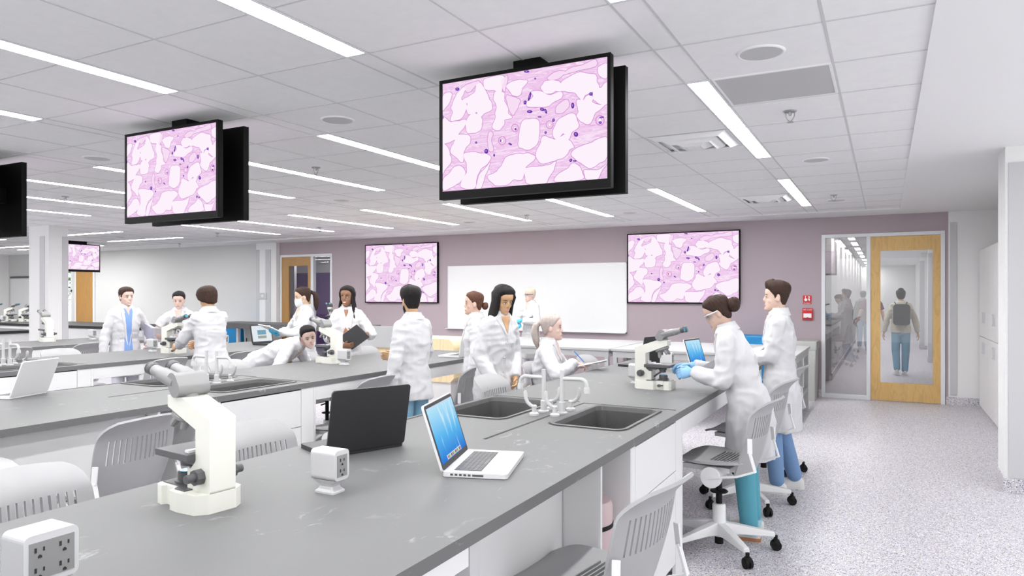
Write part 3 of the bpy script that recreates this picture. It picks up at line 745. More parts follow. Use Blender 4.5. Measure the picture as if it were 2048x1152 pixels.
def bench(i):
    xb = BX[i]; nm = ORD[i]
    t = thing('worktop', 'long dark grey stone worktop of the %s lab bench' % nm, 'worktop', (xb,0,0), 0, 'lab bench worktops')
    mb = MB(); slab_holes(mb, -BW/2, BW/2, Y0B, Y1B, ZT-TH, ZT, [(h[0]+.002,h[1]-.002,h[2]+.002,h[3]-.002) for h in SINKS]); mb.build('slab', M['worktop'], t)
    for h in SINKS: sink_part(h, t)
    gz = (ZT-.001, ZT+.0012)
    for b in ((.016,.030,2.73,3.917),(.030,.575,3.903,3.917),(-.592,-.578,2.74,3.952),(-.578,-.02,3.938,3.952)):
        mb = MB(); mb.box(*b,*gz); mb.build('groove', M['slot'], t)
    # cabinets stand back to back along both long sides
    X = BW/2-.006; zc = ZT-TH
    def cab(y0, y1, kind, label):
        c = thing('base_cabinet', label, 'cabinet', (xb,y0,0), 0, 'white base cabinets under the worktops'); L = y1-y0; e = .001
        mb = MB()
        if kind == 'bin':
            mb.box(-X,X-.56,e,L-e,0,zc); mb.box(X-.56,X,e,.018,0,zc); mb.box(X-.56,X,L-.018,L-e,0,zc)
            mb.build('body', M['white'], c); return
        inset = .02
        if kind == 'sink':
            mb.box(-X+inset,X-inset,.0,L-.02,.09,.62); mb.box(-X+inset,X-inset,.0,.06,.62,zc); mb.box(-X+inset,X-inset,L-.06,L-.02,.62,zc)
            mb.box(-X,X,L-.02,L,0,zc); mb.box(-X+.07,X-.07,0,L-.02,0,.09)
        else:
            inset = .185 if not i else .12; mb.box(-X+inset,X-inset,e,L-e,.09,zc); mb.box(-X+.25,X-.25,e,L-e,0,.09)
        mb.build('body', M['white'], c)
        for s in (1,-1):
            ox = 0 if kind == 'sink' else inset-.02; fx = lambda a: (X-inset+.001, X-ox) if s > 0 else (-X+ox, -X+inset-.001)
            if kind == 'sink':
                mb = MB(); mb.box(*fx(0),.052,L-.15,.605,zc-.01); mb.build('drawer_front', M['white'], c, bevel=.002)
                for a,b,hy in ((.052,L/2-.06,L/2-.10),(L/2-.056,L-.15,L/2-.01)):
                    mb = MB(); mb.box(*fx(0),a,b,.10,.60); d = mb.build('door', M['white'], c, bevel=.002)
                    mb = MB(); x = X*s
                    for z in (.40,.53): mb.box(min(x,x+s*.035),max(x,x+s*.035),hy-.006,hy+.006,z-.006,z+.006)
                    mb.box(min(x+s*.03,x+s*.04),max(x+s*.03,x+s*.04),hy-.006,hy+.006,.394,.536); mb.build('handle', M['outlet'], d)
                mb = MB(); mb.box(*fx(0),L-.146,L-.022,.0,zc); mb.build('filler_panel', M['white'], c)
                mb = MB(); mb.box(*fx(0),.0,.046,.0,zc); mb.build('filler_panel', M['white'], c)
            else:
                mb = MB(); mb.box(*fx(0),.004,L-.004,.10,zc-.012); mb.build('door', M['white'], c, bevel=.002)
    wl = 'white sink cabinet under the %s bench, with doors and drawer' % nm
    cab(3.05, 3.945, 'sink', wl)
    cab(2.655, 3.048, 'bin', 'white open bay with end panels under the %s bench' % nm)
    cab(1.71, 2.653, 'plain', 'plain white panelled cabinet under the %s bench' % nm)
    if i: cab(.60, 1.655, 'plain', 'plain white cabinet at the near end of the %s bench' % nm)
    f = thing('bench_frame', 'white apron frame and legs carrying the open end of the %s bench' % nm, 'frame', (xb,0,0), 0, 'bench support frames')
    for s in (1,-1):
        mb = MB(); x = X*s; mb.box(min(x,x-s*.025),max(x,x-s*.025),3.946,Y1B-.01,zc-.10,zc); mb.build('apron', M['white'], f)
        for y in (1.656,Y1B-.07):
            mb = MB(); x -= s*.003; mb.box(min(x,x-s*.05),max(x,x-s*.05),y,y+.052,0,zc-(.10 if y > 3 else 0)); mb.build('leg', M['guard'] if y < 3 else M['white'], f)
        if not i:
            mb = MB(); mb.box(min(x,x-s*.025),max(x,x-s*.025),Y0B,1.654,zc-.06,zc); mb.build('apron', M['white'], f)
    mb = MB(); mb.box(-X+.03,X-.03,Y1B-.03,Y1B-.01,zc-.10,zc); mb.build('apron', M['white'], f)
    if not i:
        mb = MB(); mb.box(-.02,.02,-1.0,1.6,.02,zc-.06); mb.build('back_panel', M['white'], f)
for i in range(4): bench(i)
# benches of the far zone run across the room
def cross_bench(x0, x1, y0, y1, label):
    t = thing('worktop', label, 'worktop', (x0,y0,0), 0, 'far crosswise worktops')
    mb = MB(); mb.box(0,x1-x0,0,y1-y0,ZT-.05,ZT); mb.build('slab', M['darktop'], t)
    c = thing('base_cabinet', label.replace('dark worktop','white cabinet run under the dark worktop'), 'cabinet', (x0,y0,0), 0, 'far crosswise cabinets')
    mb = MB(); mb.box(.05,x1-x0-.05,.05,y1-y0-.05,0,ZT-.051); mb.build('body', M['white'], c)
    n = int((x1-x0)/.9)
    for k in range(n):
        mb = MB(); w = (x1-x0-.1)/n; mb.box(.05+k*w+.003,.05+(k+1)*w-.003,.03,.0495,.1,ZT-.06); mb.build('door', M['white'], c)
cross_bench(-20.5,-12.35,8.6,9.85,'dark worktop running across beyond the free column')
cross_bench(-22.6,-13.6,6.35,7.3,'dark worktop running across before the free column')

# ------------------------------------------------------------------ faucets
def faucet():
    t = thing('lab_faucet', '', 'faucet', (0,0,ZT), 0, 'white gooseneck lab faucets')
    mb = MB(); mb.lathe([(.03,0),(.03,.008),(.018,.012),(.018,.062),(.011,.066)]); mb.build('base', M['faucet'], t)
    mb = MB(); mb.cyl((0,0,.06),(0,0,.236),.0115,None,16); mb.build('riser', M['faucet'], t)
    mb = MB(); pts = [(0,0,.19),(.11,0,.192)]+[(.11+.035*math.sin(R(a)),0,.157+.035*math.cos(R(a))) for a in range(15,91,15)]+[(.145,0,.145)]
    mb.tube(pts,.0105,12); mb.tube([(.145,0,.150),(.145,0,.142),(.146,0,.118)],[.013,.016,.016],14); mb.build('spout', M['faucet'], t)
    for y, s in ((-.095,-1),(.12,1)):
        mb = MB(); mb.lathe([(.026,0),(.026,.010),(.022,.014),(.013,.018),(.013,.045),(.016,.048),(.012,.055),(.001,.057)], (0,y,0)); v = mb.build('valve', M['faucet'], t)
        mb = MB(); mb.tube([(0,y,.045),(s*.022,y,.052),(s*.04,y,.066),(s*.05,y,.088),(s*.053,y,.118),(s*.052,y,.13)],[.008,.010,.010,.010,.011,.005],12); mb.build('lever', M['faucet'], v)
    return t
f0 = faucet(); first = True
for i in range(3):
    for dx, rz, w in ((.055,0,'spout toward the locker side'),(-.055,PI,'spout toward the window end side')):
        lb = 'white gooseneck tap at the %s bench sinks, %s' % (ORD[i], w)
        if first: f0.location = (BX[i]+dx,3.515,ZT); f0['label'] = lb; first = False
        else: dup(f0, (BX[i]+dx,3.515,ZT), rz, lb)
for x, w in ((-16.6,'one of two white taps on the far crosswise bench, by the purple bottle'),(-16.1,'white tap on the far crosswise bench, in front of the oak door')):
    dup(f0, (x,9.0,ZT), 0, w)

# ------------------------------------------------------------------ microscopes (user side +x)
def microscope():
    t = thing('microscope', '', 'microscope', (0,0,ZT), 0, 'cream binocular microscopes')
    half = [(-.13,-.045),(-.105,-.078),(-.03,-.088),(.015,-.085),(.028,-.058),(.075,-.058),(.085,-.072),(.118,-.066),(.13,-.05)]
    poly = half + [(a,-b) for a,b in half[::-1]]
    mb = MB(); mb.prism(poly, XY, 0, .062); mb.build('base', M['cream'], t, bevel=.004)
    mb = MB(); mb.prism([(-.04,-.07),(.012,-.07),(.03,-.045),(.122,-.045),(.122,.045),(.03,.045),(.012,.07),(-.04,.07)], XY, .062, .0655); mb.build('base_plate', M['mdark'], t)
    mb = MB(); mb.prism([(-.13,.062),(-.13,.298),(.016,.352),(.099,.357),(.099,.318),(-.055,.258),(-.055,.155),(-.03,.13),(-.012,.13),(-.012,.062)], XZ, -.043, .043); mb.build('arm', M['cream'], t, bevel=.007, seg=3)
    for s in (-1,1):
        mb = MB(); mb.cyl((-.085,s*.043,.112),(-.085,s*.066,.112),.026,.025,8,0,False); mb.cyl((-.085,s*.066,.112),(-.085,s*.092,.112),.015,.014,12); mb.build('focus_knob', M['mdark'], t)
    mb = MB(); mb.box(-.056,.125,-.07,.07,.158,.180); mb.box(-.06,.02,-.04,.04,.140,.158); mb.build('stage', M['mdark'], t, bevel=.002)
    mb = MB(); mb.box(-.03,-.01,-.03,.05,.180,.188); mb.tube([(-.02,-.03,.187),(.02,-.055,.187),(.06,-.05,.187)],.004,6); mb.box(-.05,-.03,-.01,.01,.18,.20); mb.build('slide_clip', M['paper'], t)
    mb = MB(); mb.lathe([(.012,.118),(.022,.122),(.022,.136),(.028,.139),(.028,.150),(.018,.153),(.018,.160)], (.055,0,0)); mb.tube([(.055,0,.13),(.015,0,.105),(-.005,0,.085)],.007,8); mb.build('condenser', M['mdark'], t)
    mb = MB(); mb.lathe([(.038,.0655),(.038,.072),(.029,.074),(.029,.100),(.025,.101)], (.060,0,0)); l = mb.build('lamp_house', M['mdark'], t)
    mb = MB(); mb.lathe([(.001,.101),(.0245,.101),(.0245,.1035),(.001,.1035)], (.060,0,0)); mb.build('lamp_lens', M['teal'], l)
    mb = MB(); mb.cyl((.075,-.02,.08),(.102,-.02,.08),.004,None,8); mb.cyl((.05,-.058,.03),(.05,-.078,.03),.010,None,10); mb.box(.062,.076,-.068,-.058,.028,.036); mb.build('switch', M['mdark'], t)
    q = Matrix.Translation((.052,0,.289)) @ Matrix.Rotation(R(-21),4,'Y')
    mb = MB(); mb.lathe([(.001,-.012),(.040,-.012),(.050,-.004),(.050,.006),(.03,.012)]); mb.v = [tuple(q @ V(p)) for p in mb.v]; ns = mb.build('nosepiece', M['mgrey'], t)
    for a in range(45,405,90):
        mb = MB(); d = V((math.cos(R(a))*.35, math.sin(R(a))*.35, -1)).normalized(); p = V((math.cos(R(a))*.026, math.sin(R(a))*.026, -.008))
        L = (.045,.032,.050,.040)[a//90 % 4]
        mb.tube([q @ p, q @ (p+d*L*.6), q @ (p+d*L)], [.012,.012,.008], 10); mb.build('objective', M['mgrey'], ns)
    mb = MB(); mb.lathe([(.034,.352),(.034,.366)], (.058,0,0)); mb.build('head_mount', M['mgrey'], t)
    q = Matrix.Translation((.054,0,.392)) @ Matrix.Rotation(R(32),4,'Y')
    mb = MB(); mb.prism(rrect(-.028,.028,-.042,.042,.026), XZ, -.052, .052, 0, True); mb.v = [tuple(q @ V(p)) for p in mb.v]; hd = mb.build('binocular_head', M['mgrey'], t, bevel=.003)
    for s in (-1,1):
        a = V((.062,s*.030,.398)); d = V((.965,s*.03,.26)).normalized()
        mb = MB(); mb.tube([a, a+d*.03, a+d*.085, a+d*.09, a+d*.135], [.025,.026,.025,.021,.019], 16)
        mb.build('eyepiece_tube', M['mgrey'], hd)
        mb = MB(); mb.tube([a+d*.134, a+d*.146, a+d*.152, a+d*.158], [.0205,.0225,.0205,.0225], 16); mb.build('eyecup', M['mdark'], hd)
        mb = MB(); mb.tube([a+d*.1575, a+d*.1592], [.014,.014], 14); mb.build('eye_lens', M['teal'], hd)
    return t
ms = microscope(); ms.location = (-1.885,1.475,ZT); ms.rotation_euler = (0,0,R(173)); ms.scale = (1,1,.94); ms['label'] = 'big cream microscope standing free on the front bench beside a dark laptop'
for x,y,rz,l,z in [(-1.405,4.76,-2,'cream microscope being used by the woman wearing goggles',ZT),(-4.66,5.09,176,'cream microscope beside the leaning woman on the second bench',ZT),
    (-6.95,5.12,8,'cream microscope used by the person with the bowl haircut',ZT),(-10.18,5.55,168,'cream microscope seen from behind in front of the free column',ZT),
    (-18.4,9.2,20,'small distant microscope beside a grey socket post on the far bench',ZT),(-17.95,9.3,25,'small distant microscope on the far bench, its head over the post',ZT),(-18.95,9.1,20,'small distant microscope cut by the picture edge on the far bench',ZT),
    (-9.95,10.9,-60,'distant microscope between the masked woman and the braided woman',.965)]:
    dup(ms, (x,y,z), R(rz), l)

# ------------------------------------------------------------------ socket posts
def socket_face(mb_plate, mb_slot, ys, zs, x):
    for y in ys:
        for z in zs:
            mb_slot.box(x,x+.0012,y-.0105,y-.0065,z+.001,z+.011); mb_slot.box(x,x+.0012,y+.0065,y+.0095,z+.002,z+.010)
            mb_slot.prism([(y-.0038,z-.011),(y+.0038,z-.011),(y+.0038,z-.007),(y,z-.004),(y-.0038,z-.007)], YZ, x, x+.0012)
def socket_post(wide):
    t = thing('socket_post', '', 'power outlet', (0,0,ZT), 0, 'white socket posts on the benches')
    a, b = (.042,.056) if wide else (.052,.034)
    h = .150 if wide else .142
    mb = MB(); R4 = lambda k,l,z: [V((p,q,z)) for p,q in rrect(-k,k,-l,l,.008)]
    mb.loft([R4(a*.78,b*.9,0),R4(a*.78,b*.9,.006),R4(a*.60,b*.70,.014),R4(a*.54,b*.62,.022),R4(a*.60,b*.70,.030),R4(a*.95,b*.95,.044)],0,False); mb.build('foot', M['outlet'], t)
    mb = MB(); mb.prism([(y,z) for y,z in rrect(-b,b,.044,h,.014)], YZ, -a, a); mb.build('housing', M['outlet'], t, bevel=.006, seg=3)
    mb = MB(); mb.box(a,a+.001,-b+.010,b-.010,.056,h-.016); pl = mb.build('socket_plate', M['socket'], t)
    mb = MB(); zs = (h-.038,.070); ys = (-.025,.025) if wide else (0,)
    socket_face(None, mb, ys, zs, a+.001); mb.build('slots', M['slot'], pl)
    return t
sw = socket_post(True); sw.location = (-1.60,.86,ZT); sw['label'] = 'white socket post with four sockets at the bottom corner of the front bench'
sp = socket_post(False); sp.location = (-1.617,1.768,ZT); sp['label'] = 'white two-socket post beside the large dark laptop'
for x,y,l in [(-1.60,4.96,'socket post half behind the microscope of the woman with goggles'),(-1.68,6.05,'socket post in front of the far dark laptop on the front bench'),(-4.40,5.0,'socket post touching the microscope on the second bench'),
    (-7.33,5.13,'socket post beside the man holding a folder'),(-7.27,6.05,'socket post beside the back of the person with the bowl haircut'),(-10.05,6.1,'socket post on the fourth bench before the free column'),(-18.2,8.95,'small socket post between the distant microscopes')]:
    dup(sp, (x,y,ZT), 0, l)

# ------------------------------------------------------------------ laptops (hinge along y at the origin, base toward +x)
M['desk_blue'] = emis('laptop_wallpaper', (90,175,235))
def mk_wallpaper():
    m = M['desk_blue']; nt = m.node_tree; L = nt.links.new; e = [n for n in nt.nodes if n.type == 'EMISSION'][0]
    uv = nt.nodes.new('ShaderNodeUVMap'); mp = nt.nodes.new('ShaderNodeMapping'); mp.inputs['Rotation'].default_value = (0,0,.35); mp.inputs['Scale'].default_value = (4.2,.55,1)
    n = nt.nodes.new('ShaderNodeTexNoise'); n.inputs['Scale'].default_value = 1.5; n.inputs['Distortion'].default_value = 1.2; n.inputs['Detail'].default_value = 1
    sx = nt.nodes.new('ShaderNodeSeparateXYZ'); L(uv.outputs[0], mp.inputs[0]); L(mp.outputs[0], n.inputs[0]); L(uv.outputs[0], sx.inputs[0])
    r1 = nt.nodes.new('ShaderNodeValToRGB'); e1 = r1.color_ramp.elements; e1.new(.5)
    for x,(p,c) in zip(e1, [(0,(45,120,215)),(.45,(95,185,240)),(1,(185,232,250))]): x.position = p; x.color = lin(c)
    L(sx.outputs['Y'], r1.inputs[0])
    r2 = nt.nodes.new('ShaderNodeValToRGB'); r2.color_ramp.elements[0].position = .52; r2.color_ramp.elements[1].position = .68; L(n.outputs['Fac'], r2.inputs[0])
    mu = nt.nodes.new('ShaderNodeMath'); mu.operation = 'MULTIPLY'; mu.inputs[1].default_value = .55; L(r2.outputs[0], mu.inputs[0])
    mx = nt.nodes.new('ShaderNodeMixRGB'); mx.inputs[2].default_value = lin((232,250,255)); L(mu.outputs[0], mx.inputs[0]); L(r1.outputs[0], mx.inputs[1]); L(mx.outputs[0], e.inputs[0])
mk_wallpaper()
M['page'] = emis('laptop_page', (226,234,240)); M['page_img'] = emis('laptop_page_picture', (120,165,185)); M['page_img2'] = emis('laptop_page_photo', (165,165,155)); M['dock'] = emis('laptop_dock', (205,220,245))
DOCKC = [emis('dock_icon_%s' % n, c) for n, c in (('red',(215,70,60)),('green',(90,170,80)),('yellow',(235,200,90)),('dark',(60,70,110)))]
M['dark_screen'] = mat('dark_screen', (.01,.01,.012), .15)
def laptop(label, loc, rotz, w, d, sh, tilt, shell, kind, bezel):
    t = thing('laptop', label, 'laptop', loc, rotz, 'open laptops on the benches')
    mb = MB(); mb.prism(rrect(0,d,-w/2,w/2,.014), XY, .002, .019); mb.build('base', shell, t, bevel=.003)
    mb = MB(); mb.box(.035,d*.58,-w/2+.03,w/2-.03,.0188,.0194); kb = mb.build('keyboard', M['lapblack'], t)
    mb = MB(); kw = (w-.066)/14; kd = (d*.58-.037)/6
    for a in range(6):
        for b in range(14):
            if a == 5 and 3 < b < 9: continue
            mb.box(.037+a*kd, .037+(a+.84)*kd, -w/2+.033+b*kw, -w/2+.033+(b+.86)*kw, .0194, .0206)
    if True: mb.box(.037+5*kd,.037+5.84*kd,-w/2+.033+4*kw,-w/2+.033+8.86*kw,.0194,.0206)
    mb.build('keys', M['mdark'] if shell is M['silver'] else M['black'], kb)
    mb = MB(); mb.box(d*.64,d*.95,-.055,.055,.0188,.0195); mb.build('trackpad', M['trackpad'] if shell is M['silver'] else M['mdark'], t)
    if shell is M['silver']:
        mb = MB()
        for k in range(6): mb.box(.03+k*.016,.040+k*.016+(.03 if k == 5 else 0),-w/2-.0006,-w/2+.001,.007,.014)
        mb.build('ports', M['mdark'], t)
    # lid leans back from the hinge
    q = Matrix.Translation((.004,0,.016)) @ Matrix.Rotation(R(-tilt),4,'Y')
    mb = MB(); mb.prism(rrect(-w/2,w/2,0,sh,.014), YZ, -.008, 0); mb.v = [tuple(q @ V(p)) for p in mb.v]; lid = mb.build('lid', shell, t, bevel=.002)
    mb = MB(); mb.prism(rrect(-w/2+.004,w/2-.004,.004,sh-.004,.012), YZ, 0, .0012); mb.v = [tuple(q @ V(p)) for p in mb.v]; mb.build('screen_surround', bezel, lid)
    me = bpy.data.meshes.new('screen'); b = .016
    quads = [((-w/2+b,w/2-b,b+.008,sh-b), .0018, 0)]
    if kind == 'blue':
        quads += [((-w*.26,w*.26,b+.010,b+.026),.0022,1)] + [((-w*.24+k*w*.038,-w*.24+k*w*.038+w*.026,b+.012,b+.023),.0026,2+k%4) for k in range(13)]
        quads += [((-w/2+b,w/2-b,sh-b-.006,sh-b),.0022,1), ((w/2-b-.03,w/2-b-.015,sh-b-.04,sh-b-.022),.0022,1)]
        mats = [M['desk_blue'], M['dock']] + DOCKC
    elif kind == 'page':
        quads += [((-w*.2,w*.2,sh*.45,sh*.70),.0022,1), ((-w*.2,w*.2,sh*.25,sh*.40),.0022,2)]; mats = [M['page'], M['page_img'], M['page_img2']]
    else: mats = [M['dark_screen']]
    vs, fs, mi = [], [], []
    for (y0,y1,z0,z1), x, k in quads:
        o = len(vs); vs += [tuple(q @ V(p)) for p in ((x,y0,z0),(x,y1,z0),(x,y1,z1),(x,y0,z1))]; fs.append((o,o+1,o+2,o+3)); mi.append(k)
    me.from_pydata(vs, [], fs); [me.materials.append(m) for m in mats]; me.polygons.foreach_set('material_index', mi)
    ul = me.uv_layers.new(name='UVMap'); (y0,y1,z0,z1) = quads[0][0]
    for p in me.polygons:
        for k, li in enumerate(p.loop_indices): ul.data[li].uv = ((0,0),(1,0),(1,1),(0,1))[k]
    s = bpy.data.objects.new('screen', me); COL.objects.link(s); s.parent = lid
    return t, lid, q
laptop('large black laptop on the front bench, seen from behind its lid', (-1.888,2.28,ZT), R(158), .355, .25, .262, 12, M['lapblack'], 'dark', M['lapblack'])
laptop('silver laptop with a bright blue desktop on the front bench', (-1.447,2.27,ZT), R(17.5), .37, .235, .246, 18, M['silver'], 'blue', M['lapblack'])
laptop('silver laptop seen from behind on the second bench', (-4.82,2.52,ZT), R(201), .30, .21, .235, 22, M['silver'], 'blue', M['lapblack'])
laptop('black laptop half hidden behind the microscope with the goggled woman', (-1.85,6.16,ZT), R(164), .36, .245, .262, 10, M['lapblack'], 'dark', M['lapblack'])
laptop('slim blue screened laptop behind the gloved hands', (-1.47,6.33,ZT), R(-10), .34, .22, .245, 17, M['silver'], 'blue', M['lapblack'])
laptop('laptop showing a white page at the end of the third bench', (-7.12,6.54,ZT), R(-4), .33, .23, .245, 12, M['lapblack'], 'page', M['lapblack'])
laptop('laptop with a dark keyboard at the end of the second bench', (-3.86,6.25,ZT), R(188), .34, .24, .20, 8, M['silver'], 'dark', M['lapblack'])

# pink bin in the open bay
t = thing('pedal_bin', 'dusty pink cylindrical bin with a black ring in the bench bay', 'bin', (-1.16,2.865,0))
mb = MB(); mb.lathe([(.118,0),(.122,.01),(.122,.56),(.001,.56)], n=36); mb.build('body', M['pink'], t)
mb = MB(); mb.lathe([(.125,.56),(.125,.578)], n=36); mb.build('ring', M['black'], t)
mb = MB(); mb.lathe([(.122,.578),(.122,.65),(.112,.672),(.08,.688),(.001,.695)], n=36); mb.build('lid', M['pink'], t)
# small things by the far taps
t = thing('bottle', 'pale purple squeeze bottle beside the far taps', 'bottle', (-17.0,9.1,ZT))
mb = MB(); mb.lathe([(.03,0),(.045,.02),(.045,.13),(.02,.17)]); mb.build('body', mat('lilac_plastic',(.5,.36,.62),.4), t)
mb = MB(); mb.tube([(0,0,.165),(0,0,.20),(.03,0,.22)],[.02,.012,.006],8); mb.build('nozzle', M['outlet'], t)

# ------------------------------------------------------------------ lab chairs (sitter looks along +x)
def chair():
    t = thing('lab_chair', '', 'chair', (0,0,0), 0, 'grey shell lab chairs')
    # five spoke base
    for k in range(5):
        a = R(72*k+65); c, s = math.cos(a), math.sin(a)
        mb = MB(); rings = []
        for r, hw, z0, z1 in ((.025,.030,.085,.165),(.12,.030,.095,.150),(.33,.021,.085,.112)):
            rings.append([V((c*r-s*w, s*r+c*w, z)) for w, z in ((-hw,z0),(hw,z0),(hw*.8,z1),(-hw*.8,z1))])
        mb.loft(rings, 0, False); sp_ = mb.build('spoke', M['chair_white'], t, bevel=.005)
        mb = MB(); px, py = c*.338, s*.338
        for e in (-.013,.013):
            mb.cyl((px-s*e-s*.008, py+c*e+c*.008, .031),(px-s*e+s*.008, py+c*e-c*.008, .031), .031, None, 16)
        mb.cyl((px,py,.04),(px,py,.09),.012,None,8); mb.ball((px,py,.045),(.026,.026,.028)); mb.build('caster', M['black'], sp_)
    mb = MB(); mb.lathe([(.030,.075),(.040,.08),(.040,.265),(.034,.275),(.001,.276)]); mb.build('hub', M['chair_white'], t)
    mb = MB(); mb.cyl((0,0,.03),(0,0,.10),.026,None,16); mb.cyl((0,0,.05),(0,0,.47),.019,None,16); mb.lathe([(.05,.345),(.055,.35),(.05,.356)]); mb.tube([(0,0,.45),(0,-.09,.44)],.007,6); mb.build('gas_lift', M['black'], t)
    # seat mechanism and frame
    mb = MB(); mb.box(-.12,.17,-.16,.16,.505,.535); mb.cyl((-.03,-.20,.485),(-.03,-.235,.485),.062,None,24); mb.cyl((-.03,.20,.485),(-.03,.235,.485),.062,None,24); mb.cyl((-.03,-.20,.485),(-.03,.20,.485),.03,None,14)
    mb.build('mechanism', M['chair_white'], t, bevel=.003)
    # shells
    def shell(name, fn, nu, nv, th, holes):
        top, bot = {}, {}; vs, fs = [], []
        P = [[fn(-1+2*i/nu, j/nv) for j in range(nv+1)] for i in range(nu+1)]
        def nrm(i,j):
            a = P[min(i+1,nu)][j]-P[max(i-1,0)][j]; b = P[i][min(j+1,nv)]-P[i][max(j-1,0)]; return a.cross(b).normalized()
        for i in range(nu+1):
            for j in range(nv+1):
                n = nrm(i,j); top[i,j] = len(vs); vs.append(P[i][j]+n*th/2); bot[i,j] = len(vs); vs.append(P[i][j]-n*th/2)
        solid = lambda i,j: 0 <= i < nu and 0 <= j < nv and not holes(i,j)
        for i in range(nu):
            for j in range(nv):
                if not solid(i,j): continue
                fs.append((top[i,j],top[i+1,j],top[i+1,j+1],top[i,j+1])); fs.append((bot[i,j+1],bot[i+1,j+1],bot[i+1,j],bot[i,j]))
                for (di,dj,a,b) in ((-1,0,(i,j),(i,j+1)),(1,0,(i+1,j+1),(i+1,j)),(0,-1,(i+1,j),(i,j)),(0,1,(i,j+1),(i+1,j+1))):
                    if not solid(i+di,j+dj): fs.append((top[a],top[b],bot[b],bot[a]))
        mb = MB(); mb.add(vs, fs, 0, True)
        return mb.build(name, M['chair'], t, sharp=50)
    def seat(u, v):       # v 0 rear .. 1 front
        x = -.20+.44*v; hw = .215+.02*math.sin(PI*v) - (.05*max(0,(v-.8)/.2)**2) - (.035*max(0,(.12-v)/.12)**2)
        z = .565 - .035*max(0,(v-.72)/.28)**2 + .018*u*u*(1-.5*v) - .012*math.sin(PI*v)
        return V((x, u*hw, z))
    shell('seat_shell', seat, 24, 18, .014, lambda i,j: 5 <= i <= 18 and j in (2,4,6) and False)
    mb = MB()
    for k in range(9):
        x = -.16+.02*k; mb.box(x,x+.006,-.13,.13,.560,.5735)
    mb.build('seat_groove', mat('chair_groove_grey', (.30,.30,.305), .6) if 'chair_groove_grey' not in bpy.data.materials else bpy.data.materials['chair_groove_grey'], t)
    def back(u, v):       # v 0 bottom .. 1 top
        z = .50+.455*v
        hw = .175 + .048*math.sin(PI*min(1,v*1.0)*.82)
        if v > .90: hw -= .030*((v-.90)/.10)**2.4
        x = -.215 - .085*v - .012*math.sin(PI*v) - .075*max(0,(v-.78)/.22)**1.6
        x += .058*(u*u)*(1.0-.45*v) + .022*max(0,.25-v)
        z += -.012*u*u*max(0,(v-.8)/.2)
        return V((x, u*hw, z))
    NU, NV = 49, 22
    shell('back_shell', back, NU, NV, .012, lambda i,j: 11 <= j <= 16 and 6 <= i <= 42 and i % 3 == 0)
    for s in (-1,1):
        mb = MB()
        pts = [V((-.03,s*.232,.485)), V((-.19,s*.238,.515)), V((-.292,s*.238,.558)), V((-.262,s*.236,.66)), V((-.258,s*.226,.735))]
        for a, b in zip(pts, pts[1:]):
            d = (b-a); L = d.length; q = Matrix.Translation((a+b)/2) @ d.to_track_quat('X','Y').to_matrix().to_4x4()
            mb.obox(q, L+.010, .010, .027)
        mb.build('back_support', M['chair_white'], t, bevel=.002)
    return t
ch = chair()
CH = [(-.955,2.34,171,'chair at the front bench by the pink bin, its slotted back turned to us',0),
 (-.905,4.434,172,'chair before the woman with goggles, its whole wheeled base in view',0),(-.93,5.48,170,'chair between the woman with goggles and the standing man',0),(-.95,6.55,172,'chair partly hidden behind the standing man in jeans',0),
 (-2.33,1.36,2,'chair tucked at the front bench just behind the socket post corner',0),(-2.33,2.36,0,'chair at the front bench behind the big microscope and dark laptop',0),(-2.31,4.58,0,'chair in front of the woman with long black hair',0),(-2.47,5.66,5,'chair under the seated woman who is writing',0),(-2.31,6.52,0,'chair past the seated woman, by the end of the front bench',0),
 (-3.60,2.24,184,'chair at the second bench with a broad slotted back behind the microscope',0),(-3.42,1.50,78,'raised chair with only its seat edge showing beside the second bench',.26),(-3.67,4.18,183,'chair back just above the large dark laptop',0),(-3.42,5.16,188,'chair beside the bearded man, its side supports in view',0),
 (-5.05,4.50,0,'chair behind the second bench taps, beside the leaning woman',0),(-5.05,5.48,2,'chair behind the microscope of the leaning woman',0),(-5.05,6.44,0,'chair beside the braided woman at the second bench',0),
 (-6.38,4.42,182,'chair behind the big microscope eyepieces at the third bench',0),(-6.38,5.34,180,'chair behind the second bench taps at the third bench',0),
 (-7.79,4.55,0,'pale chair back between the third bench taps and the folder man',0),
 (-9.13,4.45,180,'chair at the fourth bench behind the white taps',0),(-9.13,5.34,180,'chair at the fourth bench beside the folder man',0),
 (-14.45,8.15,88,'small distant slotted chair under the far hanging screen',0),(-18.3,8.1,95,'small distant chair at the far bench before the end wall',0),(-17.2,8.1,90,'small distant pale chair at the far crosswise bench',0)]
for k, (x,y,rz,l,dz) in enumerate(CH):
    c = ch if k == 0 else dup(ch, (x,y,0), R(rz), l)
    if k == 0: c.location = (x,y,0); c.rotation_euler = (0,0,R(rz)); c['label'] = l
    if dz:
        for p in c.children:
            n = p.name.split('.')[0]
            if n in ('seat_shell','back_shell','seat_groove','mechanism','back_support'): p.location.z += dz
            if n == 'gas_lift': p.scale.z = 1.48
